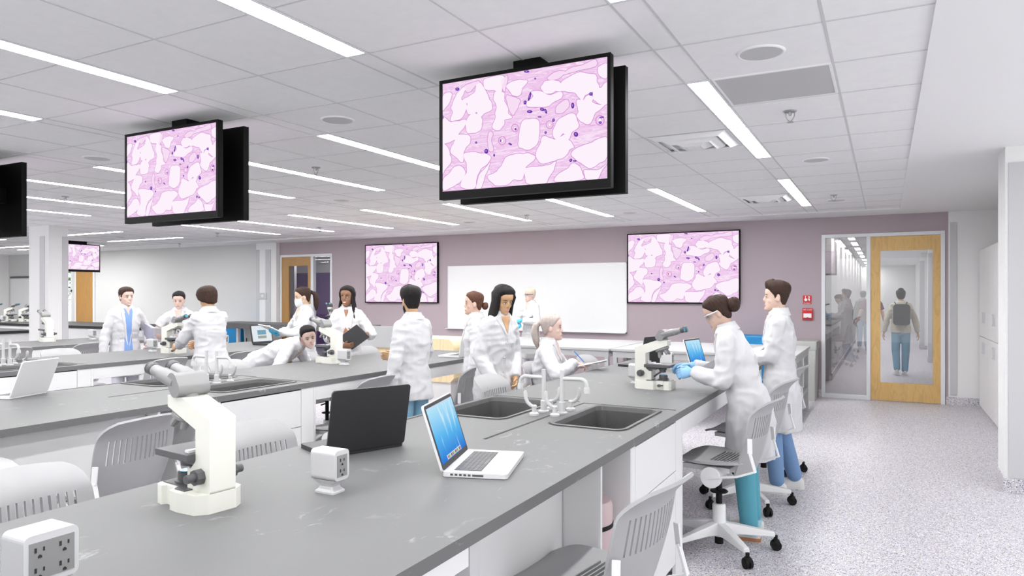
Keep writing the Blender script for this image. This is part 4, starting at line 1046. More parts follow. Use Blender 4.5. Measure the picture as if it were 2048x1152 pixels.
# ------------------------------------------------------------------ people
def remesh(mb, voxel, smooth=2, name='surface'):
    me = mb.mesh(name, [])
    o = bpy.data.objects.new('tmp', me); COL.objects.link(o)
    m = o.modifiers.new('r', 'REMESH'); m.mode = 'VOXEL'; m.voxel_size = voxel; m.use_smooth_shade = True
    if smooth:
        s = o.modifiers.new('s', 'SMOOTH'); s.factor = .5; s.iterations = smooth
    dg = bpy.context.evaluated_depsgraph_get()
    out = bpy.data.meshes.new_from_object(o.evaluated_get(dg))
    bpy.data.objects.remove(o); bpy.data.meshes.remove(me)
    return out
def link(name, me, m, parent):
    me.materials.clear(); me.materials.append(m); me.name = name
    me.polygons.foreach_set('use_smooth', [True]*len(me.polygons))
    o = bpy.data.objects.new(name, me); COL.objects.link(o); o.parent = parent
    return o
HZ = [(-.118,.012,.066,.018),(-.112,.026,.080,.012),(-.098,.040,.087,.03),(-.08,.049,.088,.05),(-.06,.056,.087,.066),(-.035,.061,.085,.077),(-.01,.066,.083,.088),(.015,.070,.083,.097),(.04,.074,.089,.103),(.065,.075,.088,.105),(.085,.070,.080,.098),(.10,.058,.064,.080),(.112,.038,.042,.054),(.118,.016,.018,.022)]
def head_ring(z):
    z = min(max(z, HZ[0][0]), HZ[-1][0])
    for a, b in zip(HZ, HZ[1:]):
        if z <= b[0]:
            t = (z-a[0])/(b[0]-a[0]); return [a[k]+(b[k]-a[k])*t for k in (1,2,3)]
def head_pt(th, z):
    w, f, b = head_ring(z); c, s = math.cos(th), math.sin(th)
    ex = f if c > 0 else b
    p = 2.25 if z < .06 else 2.0
    r = (abs(c/ex)**p + abs(s/w)**p)**(-1/p)
    x, y = r*c, r*s
    if c > 0 and -.03 < z < .03:                       # eye sockets
        d = abs(abs(y)-.031)/.02
        if d < 1: x -= .006*(1-d*d)*(1-(z/.03)**2)
    return V((x, y, z))
def basis(x, up=V((0,0,1))):
    x = x.normalized(); y = up.cross(x).normalized(); z = x.cross(y)
    return Matrix((x, y, z)).transposed()
def hand(mb, w, d, n, side, curl, s=1.0, fat=0.0):
    """palm and five fingers from the wrist w along d; n is where the palm faces; side +1 = left hand"""
    d = d.normalized(); n = (n - d*n.dot(d)).normalized(); lat = d.cross(n)*(1 if side < 0 else -1)   # toward the thumb
    f = fat
    R_ = []
    for t, wd, th in ((-.02,.024,.019),(.01,.027,.019),(.04,.036,.018),(.075,.041,.016),(.092,.038,.012)):
        c = w + d*t*s
        R_.append([c + lat*math.cos(a)*(wd*s+f) + n*math.sin(a)*(th*s+f) for a in [2*PI*k/14 for k in range(14)]])
    mb.loft(R_, 0, True)
    for k, (off, L, r, cu) in enumerate(((.030,.074,.0090,.8),(.010,.082,.0094,1.0),(-.010,.077,.0090,1.1),(-.028,.060,.0080,1.2))):
        p = w + d*.085*s + lat*off*s; ang = 0; dir_ = (d + lat*off*1.6).normalized()
        for j, (q, da) in enumerate(((.46,38),(.30,50),(.24,34))):
            ang = R(da*curl*cu + (6 if j == 0 else 4)); dn = (dir_*math.cos(ang) + n*math.sin(ang)).normalized()
            nn = (n*math.cos(ang) - dir_*math.sin(ang)); e = p + dn*L*q*s
            mb.capsule(p, e, r*s*(1-.07*j)+f, r*s*(.95-.08*j)+f, 10); p = e; dir_ = dn; n_old = n
            n = nn.normalized()
        n = (V(n_old) if False else n)
        n = (d.cross(lat)*(1 if side > 0 else -1)); n = n.normalized()
    p = w + d*.022*s + lat*.026*s
    dt = (d*.72 + lat*.62 + n*(.25+.3*curl)).normalized(); e = p + dt*.042*s; mb.capsule(p, e, .0125*s+f, .0105*s+f, 10)
    dt2 = (d*.93 + lat*(.22-.3*curl) + n*(.2+.4*curl)).normalized(); e2 = e + dt2*.034*s; mb.capsule(e, e2, .0105*s+f, .0095*s+f, 10)
    e3 = e2 + (dt2+n*.25*curl).normalized()*.022*s; mb.capsule(e2, e3, .0095*s+f, .0075*s+f, 10)
def ik(s, t, a, b, hint):
    d = t - s; L = min(d.length, (a+b)*.995); d = d.normalized()
    ca = (a*a + L*L - b*b)/(2*a*L); ca = max(-1, min(1, ca))
    h = (hint - d*hint.dot(d)).normalized()
    return s + d*a*ca + h*a*math.sqrt(max(0, 1-ca*ca)), s + d*L
SKIN = {}
def skin(c):
    if c not in SKIN: SKIN[c] = mat('skin_tone', c, .6, spec=.15)
    return SKIN[c]
COATS = {}
def cloth(name, c, rough=.8):
    k = (name, c)
    if k not in COATS: COATS[k] = mat(name, c, rough, spec=.2, bump=.0)
    return COATS[k]
M['hair_black'] = mat('black_hair', (.018,.015,.015), .6, spec=.15, noise_amt=.5, nscale=70)
M['hair_dark'] = mat('dark_brown_hair', (.045,.026,.02), .6, spec=.15, noise_amt=.4, nscale=70)
M['hair_brown'] = mat('brown_hair', (.10,.045,.03), .6, spec=.15, noise_amt=.4, nscale=70)
M['hair_blond'] = mat('ash_blond_hair', (.42,.36,.33), .6, spec=.15, noise_amt=.25, nscale=70)
M['hair_pale'] = mat('pale_blond_hair', (.66,.57,.45), .6, spec=.15, noise_amt=.2, nscale=70)
M['eye_white'] = mat('eye_white', (.8,.8,.8), .3); M['iris'] = mat('iris_dark', (.02,.014,.01), .25)
M['lip'] = mat('lip_rose', (.52,.27,.245), .5); M['lip_dark'] = mat('lip_brown', (.42,.15,.13), .5)
M['glove'] = mat('pale_blue_nitrile', (.25,.48,.76), .5); M['glove_teal'] = mat('bright_blue_nitrile', (.05,.45,.68), .5)
M['mask'] = mat('surgical_mask_white', (.80,.82,.84), .7); M['denim'] = cloth('blue_denim', (.17,.28,.47)); M['denim_teal'] = cloth('teal_denim', (.10,.33,.42)); M['denim_pale'] = cloth('pale_denim', (.23,.42,.55))
M['trouser_black'] = cloth('black_trousers', (.012,.012,.014)); M['trouser_white'] = cloth('white_trousers', (.74,.74,.80))
M['shoe_white'] = mat('white_shoe', (.72,.71,.68), .5); M['shoe_tan'] = mat('tan_sole', (.45,.20,.09), .6)
M['shirt_white'] = cloth('white_shirt', (.80,.79,.80)); M['scrub'] = cloth('blue_scrubs', (.20,.33,.62)); M['shirt_pink'] = cloth('pale_pink_blouse', (.76,.66,.66))
WHITE = (.60,.60,.615)

def person(label, loc, facing, h=1.66, lean=0, yaw=0, pitch=8, roll=0, sk=(.62,.42,.33), L=None, Rr=None, hair='short', hm='hair_dark', coat=WHITE, hem=.50, sit=False,
           legs=None, trouser='denim', shoes='shoe_white', sole=None, gloves='', glove_m='glove', neck='v', shirt='shirt_white', lips='lip', female=False, extra=None, smile=False, cuff=False, side_lean=0, sleeve=1.0, loose=1.0, cat_label='person', flare=1.0, twist=0, group=None, coat_open=False, rootz=0.0, cname='lab_coat'):
    k = h/1.70
    t = thing('person', label, 'person', loc, R(facing), group)
    hipz = (.635 if sit else .92*k)
    pel = V((0,0,hipz))
    u = (Matrix.Rotation(R(side_lean),3,'X') @ V((math.sin(R(lean)),0,math.cos(R(lean))))).normalized()
    lat = V((0,1,0)); lat = (lat - u*lat.dot(u)).normalized(); fwd = lat.cross(u)
    if twist:
        q = Matrix.Rotation(R(twist),3,u); latS = q @ lat; fwdS = q @ fwd
    else: latS, fwdS = lat, fwd
    sp = lambda s: pel + u*s*k
    sh = .140 if female else .160
    neckb = sp(.53) + fwd*.0
    hd_c = neckb + (u*.55+V((0,0,.45))).normalized()*.115*k + fwdS*.022*k + fwdS*math.sin(R(max(pitch,0)))*.03
    hm_ = Matrix.Translation(hd_c) @ (Matrix.Rotation(R(yaw),4,'Z') @ Matrix.Rotation(R(pitch),4,'Y') @ Matrix.Rotation(R(roll),4,'X')) @ Matrix.Scale(.96*k if not female else .94*k, 4)
    H = lambda x,y,z: hm_ @ V((x,y,z))
    body = MB()
    # trunk
    el = lambda c, a, b, la=lat, fo=fwd, n=20: [c + la*math.cos(q)*a*k + fo*math.sin(q)*b*k for q in [2*PI*j/n for j in range(n)]]
    body.loft([el(sp(-.12),.10,.08), el(sp(-.08),.128,.08), el(sp(0),.140,.088), el(sp(.13),.128,.088), el(sp(.30),sh*.92,.105,latS,fwdS), el(sp(.42),sh*.98,.088,latS,fwdS), el(sp(.475),sh*.72,.066,latS,fwdS), el(sp(.52),.066,.058,latS,fwdS)], 0, True)
    body.capsule(sp(.49), H(-.018,0,-.055), .053*k if not female else .047*k, .050*k if not female else .045*k)
    # head
    rings = []
    for z, *_ in [(a,) for a in (-.118,-.112,-.105,-.095,-.08,-.065,-.05,-.035,-.02,-.008,.004,.016,.03,.045,.06,.075,.088,.10,.108,.114,.118)]:
        rings.append([hm_ @ head_pt(2*PI*j/28, z) for j in range(28)])
    body.loft(rings, 0, True)
    nz = .92 if female else 1.0
    body.capsule(H(.078,0,.022), H(.078+.020*nz,0,-.020), .0075, .0095*nz, 10); body.capsule(H(.074,0,-.005), H(.088,0,-.028), .012, .012, 10)
    for s in (-1,1): body.capsule(H(.080,s*.009,-.028), H(.086,s*.008,-.029), .0078, .0075, 8)
    body.capsule(H(.083,-.014,-.062), H(.083,.014,-.062), .009, .009, 8); body.ball(H(.080,0,-.095), .016)
    for s in (-1,1):
        body.ball(H(-.012,s*.072,-.006), (.017,.0085,.031), 0, hm_.to_3x3().normalized())
        body.ball(H(.049,s*.038,-.028), (.020,.019,.022))
    # arms
    arms = {}
    for s, spec in ((1,L),(-1,Rr)):
        S = sp(.455) + latS*s*sh*k
        spec = spec or {}
        tgt = V(spec.get('to', (.05, s*(sh+.09)*k, .80*k))); hint = V(spec.get('hint', (-.55,s*.5,-.5)))
        E_, W_ = ik(S, tgt, .285*k, .255*k, hint)
        dirh = V(spec['dir']) if 'dir' in spec else (W_-E_).normalized()
        n = V(spec.get('palm', (0,-s,0)))
        arms[s] = (S, E_, W_, dirh, n, spec.get('curl', .35))
        body.capsule(S-latS*s*.034*k-u*.02, E_, .043*k, .038*k); body.capsule(E_, W_, .040*k, .0265*k)
        hand(body, W_ + dirh*.012, dirh, n, s, spec.get('curl', .35), k*(.94 if female else 1.02))
    # legs
    lg = {}
    for s in (1,-1):
        hp = pel + lat*s*.085*k + V((0,0,-.03))
        if legs: kn, an = [V(q) for q in legs[s]]
        elif sit: kn = V((.42*k, s*.12, .56)); an = V((.36*k, s*.13, .10))
        else: kn = V((.02, s*.088*k, .48*k)); an = V((-.01, s*.095*k, .085))
        lg[s] = (hp, kn, an)
        body.capsule(hp, kn, .070*k, .052*k); body.capsule(kn, an, .050*k, .036*k); body.capsule(an, an+V((0,0,-.03)), .036*k, .034*k)
    sm = skin(sk)
    link('body', remesh(body, .0062, 2), sm, t)
    # face
    qh = hm_.to_3x3().normalized()
    if hair != 'backonly':
        for s in (-1,1):
            mb = MB(); mb.ball(H(.0775,s*.031,.002), (.0045,.0105,.0045), 0, qh); mb.ball(H(.0815,s*.031+.001,.002), (.0024,.0048,.0046), 1, qh)
            mb.build('eye', [M['eye_white'], M['iris']], t)
            mb = MB(); mb.capsule(H(.0845,s*.017,.0245), H(.0795,s*.034,.0280), .0022, .0024, 8); mb.capsule(H(.0795,s*.034,.0280), H(.0690,s*.048,.0215), .0024, .0012, 8); mb.build('eyebrow', M[hm] if hm not in ('hair_pale','hair_blond') else M['hair_brown'], t)
            mb = MB(); mb.capsule(H(.081,s*.019,.0065), H(.0825,s*.031,.0105), .0016, .0022, 6); mb.capsule(H(.0825,s*.031,.0105), H(.076,s*.045,.006), .0022, .0014, 6); mb.build('eyelash', M['hair_black'], t)
        mb = MB(); mb.capsule(H(.0895,-.019,-.0605), H(.0925,0,-.058), .003, .0048, 8); mb.capsule(H(.0925,0,-.058), H(.0895,.019,-.0605), .0048, .003, 8); mb.capsule(H(.089,-.013,-.0675), H(.0905,0,-.0685), .0045, .0058, 8); mb.capsule(H(.0905,0,-.0685), H(.089,.013,-.0675), .0058, .0045, 8)
        lo_ = mb.build('lips', M[lips], t)
        if smile:
            lo_.data.clear_geometry() if False else None
            mb = MB(); mb.capsule(H(.0905,-.016,-.0625), H(.0945,0,-.0645), .0028, .0038, 8); mb.capsule(H(.0945,0,-.0645), H(.0905,.016,-.0625), .0038, .0028, 8); mb.build('teeth', M['paper'], t)
            mb = MB()
            for s in (-1,1): mb.capsule(H(.0885,s*.021,-.0575), H(.0905,s*.014,-.0615), .0024, .003, 8)
            mb.build('smile_corner', M[lips], t)
    # hair
    def shell(name, thick, m, zs, nth=72):
        mb = MB(); P = {}; 
        for i, z in enumerate(zs):
            for j in range(nth):
                th = -PI + 2*PI*j/nth; T = thick(th, z)
                b = head_pt(th, z); nrm = V((b.x, b.y, b.z*1.0 if z > 0 else b.z*.35)).normalized()
                P[i,j] = (hm_ @ (b + nrm*(T if T is not None else -.007)), T is not None)
        vs, fs, idx = [], [], {}
        for key, (p, ok) in P.items(): idx[key] = len(vs); vs.append(p)
        for i in range(len(zs)-1):
            for j in range(nth):
                q = [(i,j),(i,(j+1)%nth),(i+1,(j+1)%nth),(i+1,j)]
                if sum(P[a][1] for a in q) >= 1: fs.append([idx[a] for a in q])
        mb.add(vs, fs, 0, True)
        return mb
    ZS = [-.115,-.108,-.10]+[-.095+.0065*i for i in range(31)]+[.1045,.109,.1125,.115,.117,.118]
    def hairline(th):
        a = abs(math.degrees(th))
        pts = {'short':[(0,.082),(30,.080),(48,.066),(60,.045),(72,.02),(80,-.012),(90,-.012),(97,.03),(106,.02),(116,-.03),(140,-.066),(180,-.075)],
               'bowl':[(0,.04),(45,.03),(60,-.01),(75,-.03),(110,-.045),(140,-.07),(180,-.08)]}.get(hair,
               [(0,.088),(25,.086),(45,.072),(60,.050),(72,.025),(84,.002),(96,.008),(108,-.012),(120,-.04),(145,-.072),(180,-.085)])
        for (a0,z0),(a1,z1) in zip(pts, pts[1:]):
            if a <= a1: return z0+(z1-z0)*(a-a0)/(a1-a0)
        return pts[-1][1]
    VOL = {'short':(.018,.009),'quiff':(.030,.007),'bowl':(.028,.028),'bun':(.012,.010),'lowbun':(.014,.012),'pony':(.012,.010),'long':(.022,.022),'braids':(.018,.016),'crop':(.016,.010),'knot':(.02,.014)}
    top, sd = VOL.get(hair, (.015,.01))
    hk = hair
    if hair in ('quiff','crop'): hair = 'short'
    def th_fn(th, z):
        d = z - hairline(th)
        if d < -.016: return None
        w = min(1, max(0, (z-.02)/.08)); T = sd + (top-sd)*w
        if hk == 'quiff': T += .012*max(0, math.cos(th))*w
        T += .0016*math.sin(th*23 + z*40) + .0012*math.sin(th*41)
        q = min(1, max(0, (d+.010)/.026)); return -.0065*(1-q) + T*q
    hmb = shell('hair', th_fn, M[hm], ZS)
    cap_top = [hm_ @ (V((p.x,p.y,p.z)) ) for p in [head_pt(2*PI*j/20,.116)*1.0 for j in range(20)]]
    hmb.ball(H(-.006,0,.095+top*.55), (.048,.044,.028+top*.35), 0, qh)
    if hk == 'lowbun': hmb.ball(H(-.125,0,.0), (.045,.050,.050), 0, qh); hmb.ball(H(-.145,.0,.012), (.034,.042,.036), 0, qh)
    if hk == 'bun': hmb.ball(H(-.122,0,-.03), (.032,.040,.036), 0, qh); hmb.ball(H(-.132,0,-.012), (.022,.03,.02), 0, qh)
    if hk == 'knot': hmb.ball(H(-.05,0,.13), (.045,.05,.035), 0, qh)
    if hk == 'pony':
        hmb.ball(H(-.115,0,.045), (.022,.024,.024), 0, qh)
        pts = [H(-.115,0,.045), H(-.155,0,.02), H(-.165,0,-.05), H(-.150,0,-.13), H(-.135,0,-.20)]
        hmb.tube(pts, [.016,.030,.036,.030,.008], 14)
    if hk == 'long':
        for q in range(-20,21):
            a = R(180+q*5.6); c, s_ = math.cos(a), math.sin(a)
            pts = []
            for z, rr, dn in ((.085,.0,0),(.04,.010,0),(-.03,.012,0),(-.10,.016,0),(-.16,.022,0),(-.205+.03*abs(q)/20+.008*math.sin(q*2.3),.028,0)):
                b = head_pt(a, max(z,-.03)) if z > -.03 else head_pt(a,-.03); rad = V((b.x,b.y,0)); rr2 = rad.length + rr
                pts.append(H(rad.normalized().x*rr2, rad.normalized().y*rr2, z))
            hmb.tube(pts, [.014,.020,.021,.021,.018,.006], 8)
    if hk == 'braids':
        rr = random.Random(4)
        for q in range(-13,14):
            a = R(180+q*8.6); pts = []
            Ln = .30 - .04*rr.random()
            for j in range(9):
                z = .06 - (Ln+.06)*j/8; b = head_pt(a, max(z,-.02)); rad = V((b.x,b.y,0)); r2 = rad.length + .010 + .004*math.sin(j*2+q) + max(0,-z)*.12
                pts.append(H(rad.normalized().x*r2, rad.normalized().y*r2, z))
            hmb.tube(pts, [.009,.011,.012,.012,.012,.012,.011,.010,.005], 7)
    hmb.build('hair', M[hm], t, sharp=80)
    # clothing on the legs
    mb = MB()
    for s in (1,-1):
        hp, kn, an = lg[s]; e = an + (kn-an)*.0 + V((0,0,.02))
        mb.capsule(hp, kn, .086*k, .074*k); mb.capsule(kn, e, .073*k, .060*k)
    mb.loft([el(sp(-.12),.12,.09), el(sp(-.05),.155,.102), el(sp(.06),.14,.095)], 0, True)
    link('trousers', remesh(mb, .011, 2), M[trouser], t)
    if cuff:
        for s in (1,-1):
            an = lg[s][2]; mb = MB(); mb.tube([an+V((0,0,-.045)),an+V((0,0,-.043)),an+V((0,0,.0)),an+V((0,0,.002))],[.060*k,.066*k,.067*k,.060*k],20); mb.build('cuff', M['denim_cuff'], t)
    for s in (1,-1):
        hp, kn, an = lg[s]; mb = MB(); b = an.z-.085
        rr = []
        for x, wd, hh in ((-.075,.026,.055),(-.05,.036,.085),(.0,.038,.095),(.06,.042,.070),(.12,.045,.052),(.165,.036,.042),(.185,.015,.032)):
            rr.append([V((an.x+x*k, an.y+wd*k*math.cos(q), b+.012+max(0,math.sin(q))*hh*k + min(0,math.sin(q))*.006)) for q in [2*PI*j/14 for j in range(14)]])
        mb.loft(rr, 0, True); so = mb.build('shoe', M[shoes], t)
        mb = MB(); rr = []
        for x, wd in ((-.078,.026),(-.05,.038),(.0,.040),(.06,.045),(.12,.048),(.168,.038),(.19,.014)):
            rr.append([V((an.x+x*k, an.y+s1*wd*k, b+z)) for s1, z in ((-1,0),(1,0),(1,.022),(-1,.022))])
        mb.loft(rr, 0, False); mb.build('sole', M[sole or shoes], so)
    # coat
    if coat:
        mb = MB(); lo = loose
        hz = hem
        down = V((0,0,-1))
        hemc = V((pel.x - .015 + (0.10 if sit else 0), pel.y, hz))
        wl = .172 if female else .178
        rs = [el(sp(.545),.074,.066,latS,fwdS), el(sp(.515),.105,.082,latS,fwdS), el(sp(.487),sh*.78,.086,latS,fwdS), el(sp(.445),sh*1.04,.100,latS,fwdS), el(sp(.30),sh*1.10,.132 if female else .128,latS,fwdS), el(sp(.13),(.145 if female else .158)*lo,.112*lo), el(sp(.0),wl*lo,.128*lo)]
        rev = rs[::-1]
        if not sit and hz < pel.z-.15:
            zz = [hz, hz+(pel.z-.10-hz)*.5, pel.z-.12]
            e2 = lambda c,a,b: [c + V((0,1,0))*math.cos(q)*a*k + V((1,0,0))*math.sin(q)*b*k for q in [2*PI*j/20 for j in range(20)]]
            rev = [e2(V((pel.x-.005,pel.y,zz[0])),wl*1.06*flare,.165*flare), e2(V((pel.x-.005,pel.y,zz[1])),wl*1.05*flare,.158*flare), e2(V((pel.x-.012,pel.y,zz[2])),wl*1.03*lo,.150*lo)] + rev
        elif not sit: rev = [el(sp((hz-pel.z)/k),wl*.98*lo,.138*lo)] + rev
        else:
            mb.capsule(pel+V((.03,.0,-.03)), V((.30*k,.10,.575)), .16, .10); mb.capsule(pel+V((.03,.0,-.03)), V((.30*k,-.10,.575)), .16, .10)
            rev = [el(sp(-.10),wl*.95,.13)] + rev
        mb.loft(rev, 0, True)
        for s in (1,-1):
            S, E_, W_, d_, n_, c_ = arms[s]
            if sleeve >= .99:
                end = W_ + (E_-W_).normalized()*.0
                mb.capsule(S - latS*s*.022-u*.012, E_, .063*k*lo, .058*k*lo)
                q = (end-E_); mb.tube([E_, E_+q*.3, E_+q*.75, E_+q*.985], [.057*k*lo,.057*k*lo,.050*k*lo,.046*k*lo], 18)
            elif sleeve > .5:
                q = (W_-E_); mb.capsule(S - latS*s*.022-u*.012, E_, .063*k, .058*k); mb.tube([E_, E_+q*(sleeve-.5)*2], [.062*k,.060*k], 18)
            else:
                q = (E_-S); mb.capsule(S - latS*s*.022-u*.012, S+q*.3, .063*k,.064*k); mb.tube([S+q*.2, S+q*.4, S+q*sleeve*2], [.064*k,.066*k,.066*k], 18)
        me = remesh(mb, .0105, 3)
        # folds: along the skirt and across the sleeves
        up_ = V((0,0,1))
        co_ = [v.co.copy() for v in me.vertices]; nr = [v.normal.copy() for v in me.vertices]
        seed = loc[0]*3.1
        for v, p, n_ in zip(me.vertices, co_, nr):
            w1 = min(1, max(0, (pel.z+.12-p.z)/.3))
            f1 = noise.noise(V((p.x*15+seed, p.y*15, p.z*1.3)))*.020*w1
            f2 = (abs(noise.noise(V((p.x*7+p.z*11, p.y*7+seed, p.z*13-p.x*6))))-.25)*-.017*(1-w1*.7)
            f3 = (abs(noise.noise(V((p.x*16+seed, p.y*16+p.z*9, p.z*7+p.x*9))))-.25)*-.008
            v.co = p + n_*(f1+f2+f3)
        cobj = link(cname, me, cloth('white_cotton', coat) if not isinstance(coat, str) else M[coat], t)
        bm = bmesh.new(); bm.from_mesh(me); bm.normal_update(); tree_ = BVHTree.FromBMesh(bm); bm.free()
        def cast(y, s):
            o = sp(s) + fwdS*.26 + latS*y*k
            r = tree_.ray_cast(o, -fwdS, .30)
            return r[0] if r[0] is not None else sp(s) + fwdS*.05 + latS*y*k*.8
        def strip(name, rows, m, off=.0045, parent=t):
            vs, fs = [], []; cols = 5
            for y0, y1, s in rows:
                for c in range(cols):
                    p = cast(y0+(y1-y0)*c/(cols-1), s); e_ = off if 0 < c < cols-1 else off*.5
                    vs.append(p + fwdS*e_)
            n = len(vs)
            for i in range(len(rows)-1):
                for c in range(cols-1): fs.append((i*cols+c, i*cols+c+1, (i+1)*cols+c+1, (i+1)*cols+c))
            bk = [V(p) - fwdS*.012 for p in vs]; vs += bk
            R_ = len(rows)
            for i in range(R_-1):
                fs.append((i*cols, (i+1)*cols, n+(i+1)*cols, n+i*cols)); a = i*cols+cols-1; b = a+cols; fs.append((b, a, n+a, n+b))
            for c in range(cols-1):
                fs.append((c+1, c, n+c, n+c+1)); a = (R_-1)*cols+c; fs.append((a, a+1, n+a+1, n+a))
            mb = MB(); mb.add(vs, fs, 0, True); return mb.build(name, m, parent, sharp=50)
        if neck in ('v','shirt','open'):
            dep = .27 if neck != 'open' else .02
            S0 = .502; N_ = 8
            rows = lambda f: [f(i/(N_-1)) for i in range(N_)]
            if neck != 'v':
                strip('shirt', rows(lambda q: (-(.050*(1-q)+.004) - (.02 if coat_open else 0), (.050*(1-q)+.004) + (.02 if coat_open else 0), S0-(S0-dep)*q)), M[shirt], .007)
                strip('neckline', rows(lambda q: (-(.030*(1-q)+.002), (.030*(1-q)+.002), S0-.085*q)), sm, .0105)
            else:
                strip('neckline', rows(lambda q: (-(.043*(1-q)+.003), (.043*(1-q)+.003), S0+.016-(S0+.016-.385)*q)), sm, .0065); dep = .36
            for s in (1,-1):
                strip('lapel', rows(lambda q: ((s*(.047*(1-q)+.003), s*(.074*(1-q)**.8+.014), S0+.005-(S0-dep)*q)) if s > 0 else (s*(.074*(1-q)**.8+.014), s*(.047*(1-q)+.003), S0+.005-(S0-dep)*q)), cloth('white_cotton', coat), .0085)
            if coat_open: strip('shirt_front', [(-.035-.02*q/7, .035+.02*q/7, .30-.42*q/7) for q in range(8)], M[shirt], .009)
            else:
                mb_rows = [(-.003, .003, dep-.02-(dep+.16)*q/8) for q in range(9)]
                strip('placket', mb_rows, cloth('placket_shade', tuple(c*.93 for c in coat)), .0025)
                for q in range(3):
                    mb = MB(); p = cast(-.014, dep-.06-.12*q); mb.ball(p+fwdS*.002, .0065); mb.build('button', M['outlet'], t)
            strip('pocket', [(.055,.125,.30),(.055,.125,.26),(.055,.125,.215)], cloth('white_cotton', coat), .0032)
        # collar
        if neck:
            mb = MB(); rings = []
            a0 = 28 if neck != 'crew' else 0
            for (s, a, b) in ((.500,.098,.085),(.545,.074,.068),(.562,.071,.065),(.548,.066,.060),(.505,.080,.07)):
                rings.append([sp(s) + latS*math.sin(R(q))*a*k*-1 + fwdS*(math.cos(R(q))*b*k-.006) for q in range(a0, 361-a0, 12)])
            mb.loft(rings, 0, True, False, False); mb.build('collar', cloth('white_cotton', coat) if not isinstance(coat, str) else M[coat], t, sharp=60)
    else: tree_ = None
    for s, key in ((1,'L'),(-1,'R')):
        if key in gloves:
            S, E_, W_, d_, n_, c_ = arms[s]
            mb = MB(); hand(mb, W_ + d_*.012, d_, n_, s, c_, k*(.94 if female else 1.02), .0018)
            mb.tube([W_-(W_-E_).normalized()*.045, W_, W_+d_*.02], [.034*k,.031*k,.030*k], 16)
            link('glove', remesh(mb, .0048, 1), M[glove_m], t)
    if extra: extra(t, H, hm_, qh, arms, k, shell, ZS, sp, latS, fwdS)
    PL = dict(hair=M[hm].name.replace('_',' '), trousers=M[trouser].name.replace('_',' ').replace('denim','denim jeans'), glove=M[glove_m].name.replace('_',' ')+' glove', face_mask='white surgical face mask', backpack='dark backpack', beard='black beard', shirt=M[shirt].name.replace('_',' '), shirt_front=M[shirt].name.replace('_',' '), lab_coat='white lab coat', jacket='cream jacket', plaid_shirt='plum plaid shirt', goggles_lens='clear safety goggles', cuff='pale turned up denim cuff')
    for ch in t.children:
        n = ch.name.split('.')[0]
        if n in PL: ch['label'] = PL[n]
    return t

# worn things
def goggles(m_arm, clear=True):
    def f(t, H, hm, qh, arms, k, shell, ZS, *a):
        mb = shell('g', lambda th, z: (.010+.006*math.cos(th)) if abs(math.degrees(th)) < 62 and -.028 < z < .024 else None, M['lens'], [-.03,-.02,-.01,0,.01,.02,.03])
        mb.build('goggles_lens', M['lens'], t)
        mb = MB()
        for s in (-1,1): mb.tube([H(.088,s*.02,.022), H(.072,s*.056,.020), H(.04,s*.078,.014), H(-.02,s*.084,.010)], [.0035,.005,.005,.004], 8)
        mb.tube([H(.094,-.02,.022), H(.097,0,.020), H(.094,.02,.022)], .0035, 6)
        mb.build('goggles_frame', m_arm, t)
    return f
def face_mask(m):
    def f(t, H, hm, qh, arms, k, shell, ZS, *a):
        mb = shell('m', lambda th, z: (.010 + .014*max(0,math.cos(th*1.4))*(1-abs(z+.05)/.08)) if abs(math.degrees(th)) < 66 and z < -.012 else None, m, [-.118,-.108,-.098,-.085,-.07,-.055,-.04,-.028,-.018,-.012])
        mb.build('face_mask', m, t)
        mb = MB()
        for s in (-1,1): mb.tube([H(.05,s*.066,-.02), H(.0,s*.078,.015)], .002, 6); mb.tube([H(.04,s*.062,-.075), H(-.01,s*.076,-.03)], .002, 6)
        mb.build('mask_loop', m, t)
    return f
def beard(t, H, hm, qh, arms, k, shell, ZS, *a):
    mb = shell('b', lambda th, z: (.010 if z < -.05 else .006) if abs(math.degrees(th)) < 92 and z < -.02-.045*math.cos(th)**2 else None, M['hair_black'], [-.118,-.110,-.10,-.085,-.07,-.055,-.04,-.03,-.02])
    mb.ball(H(.072,0,-.112), (.030,.04,.024), 0, qh); mb.build('beard', M['hair_black'], t)

def board(name, label, cat, loc, facing, nz, ny, w, d, th, m, m2=None, clip=False):
    """a flat held thing; nz (face) and ny (long side) are directions in the holder's frame"""
    t = thing(name, label, cat, loc)
    z = V(nz).normalized(); y = V(ny); y = (y - z*y.dot(z)).normalized(); x = y.cross(z)
    t.rotation_euler = (Matrix.Rotation(R(facing),3,'Z') @ Matrix((x,y,z)).transposed()).to_euler()
    mb = MB(); mb.prism(rrect(-w/2,w/2,-d/2,d/2,.008), XY, -th/2, th/2); mb.build('body', m, t, bevel=.001)
    if m2:
        mb = MB(); mb.box(-w/2+.01,w/2-.01,-d/2+.01,d/2-.01,th/2,th/2+.003); mb.build('sheet', m2, t)
    if clip:
        mb = MB(); mb.box(-.04,.04,d/2-.03,d/2+.006,th/2,th/2+.012); mb.build('clip', M['steel'], t)
    return t
def at(loc, facing, p):
    a = R(facing); return V((loc[0]+p[0]*math.cos(a)-p[1]*math.sin(a), loc[1]+p[0]*math.sin(a)+p[1]*math.cos(a), p[2]))
# ------------------------------------------------------------------ the cast
LIGHT = (.66,.47,.38); PALE = (.68,.49,.425); TAN = (.62,.40,.25); BROWN = (.30,.165,.105)
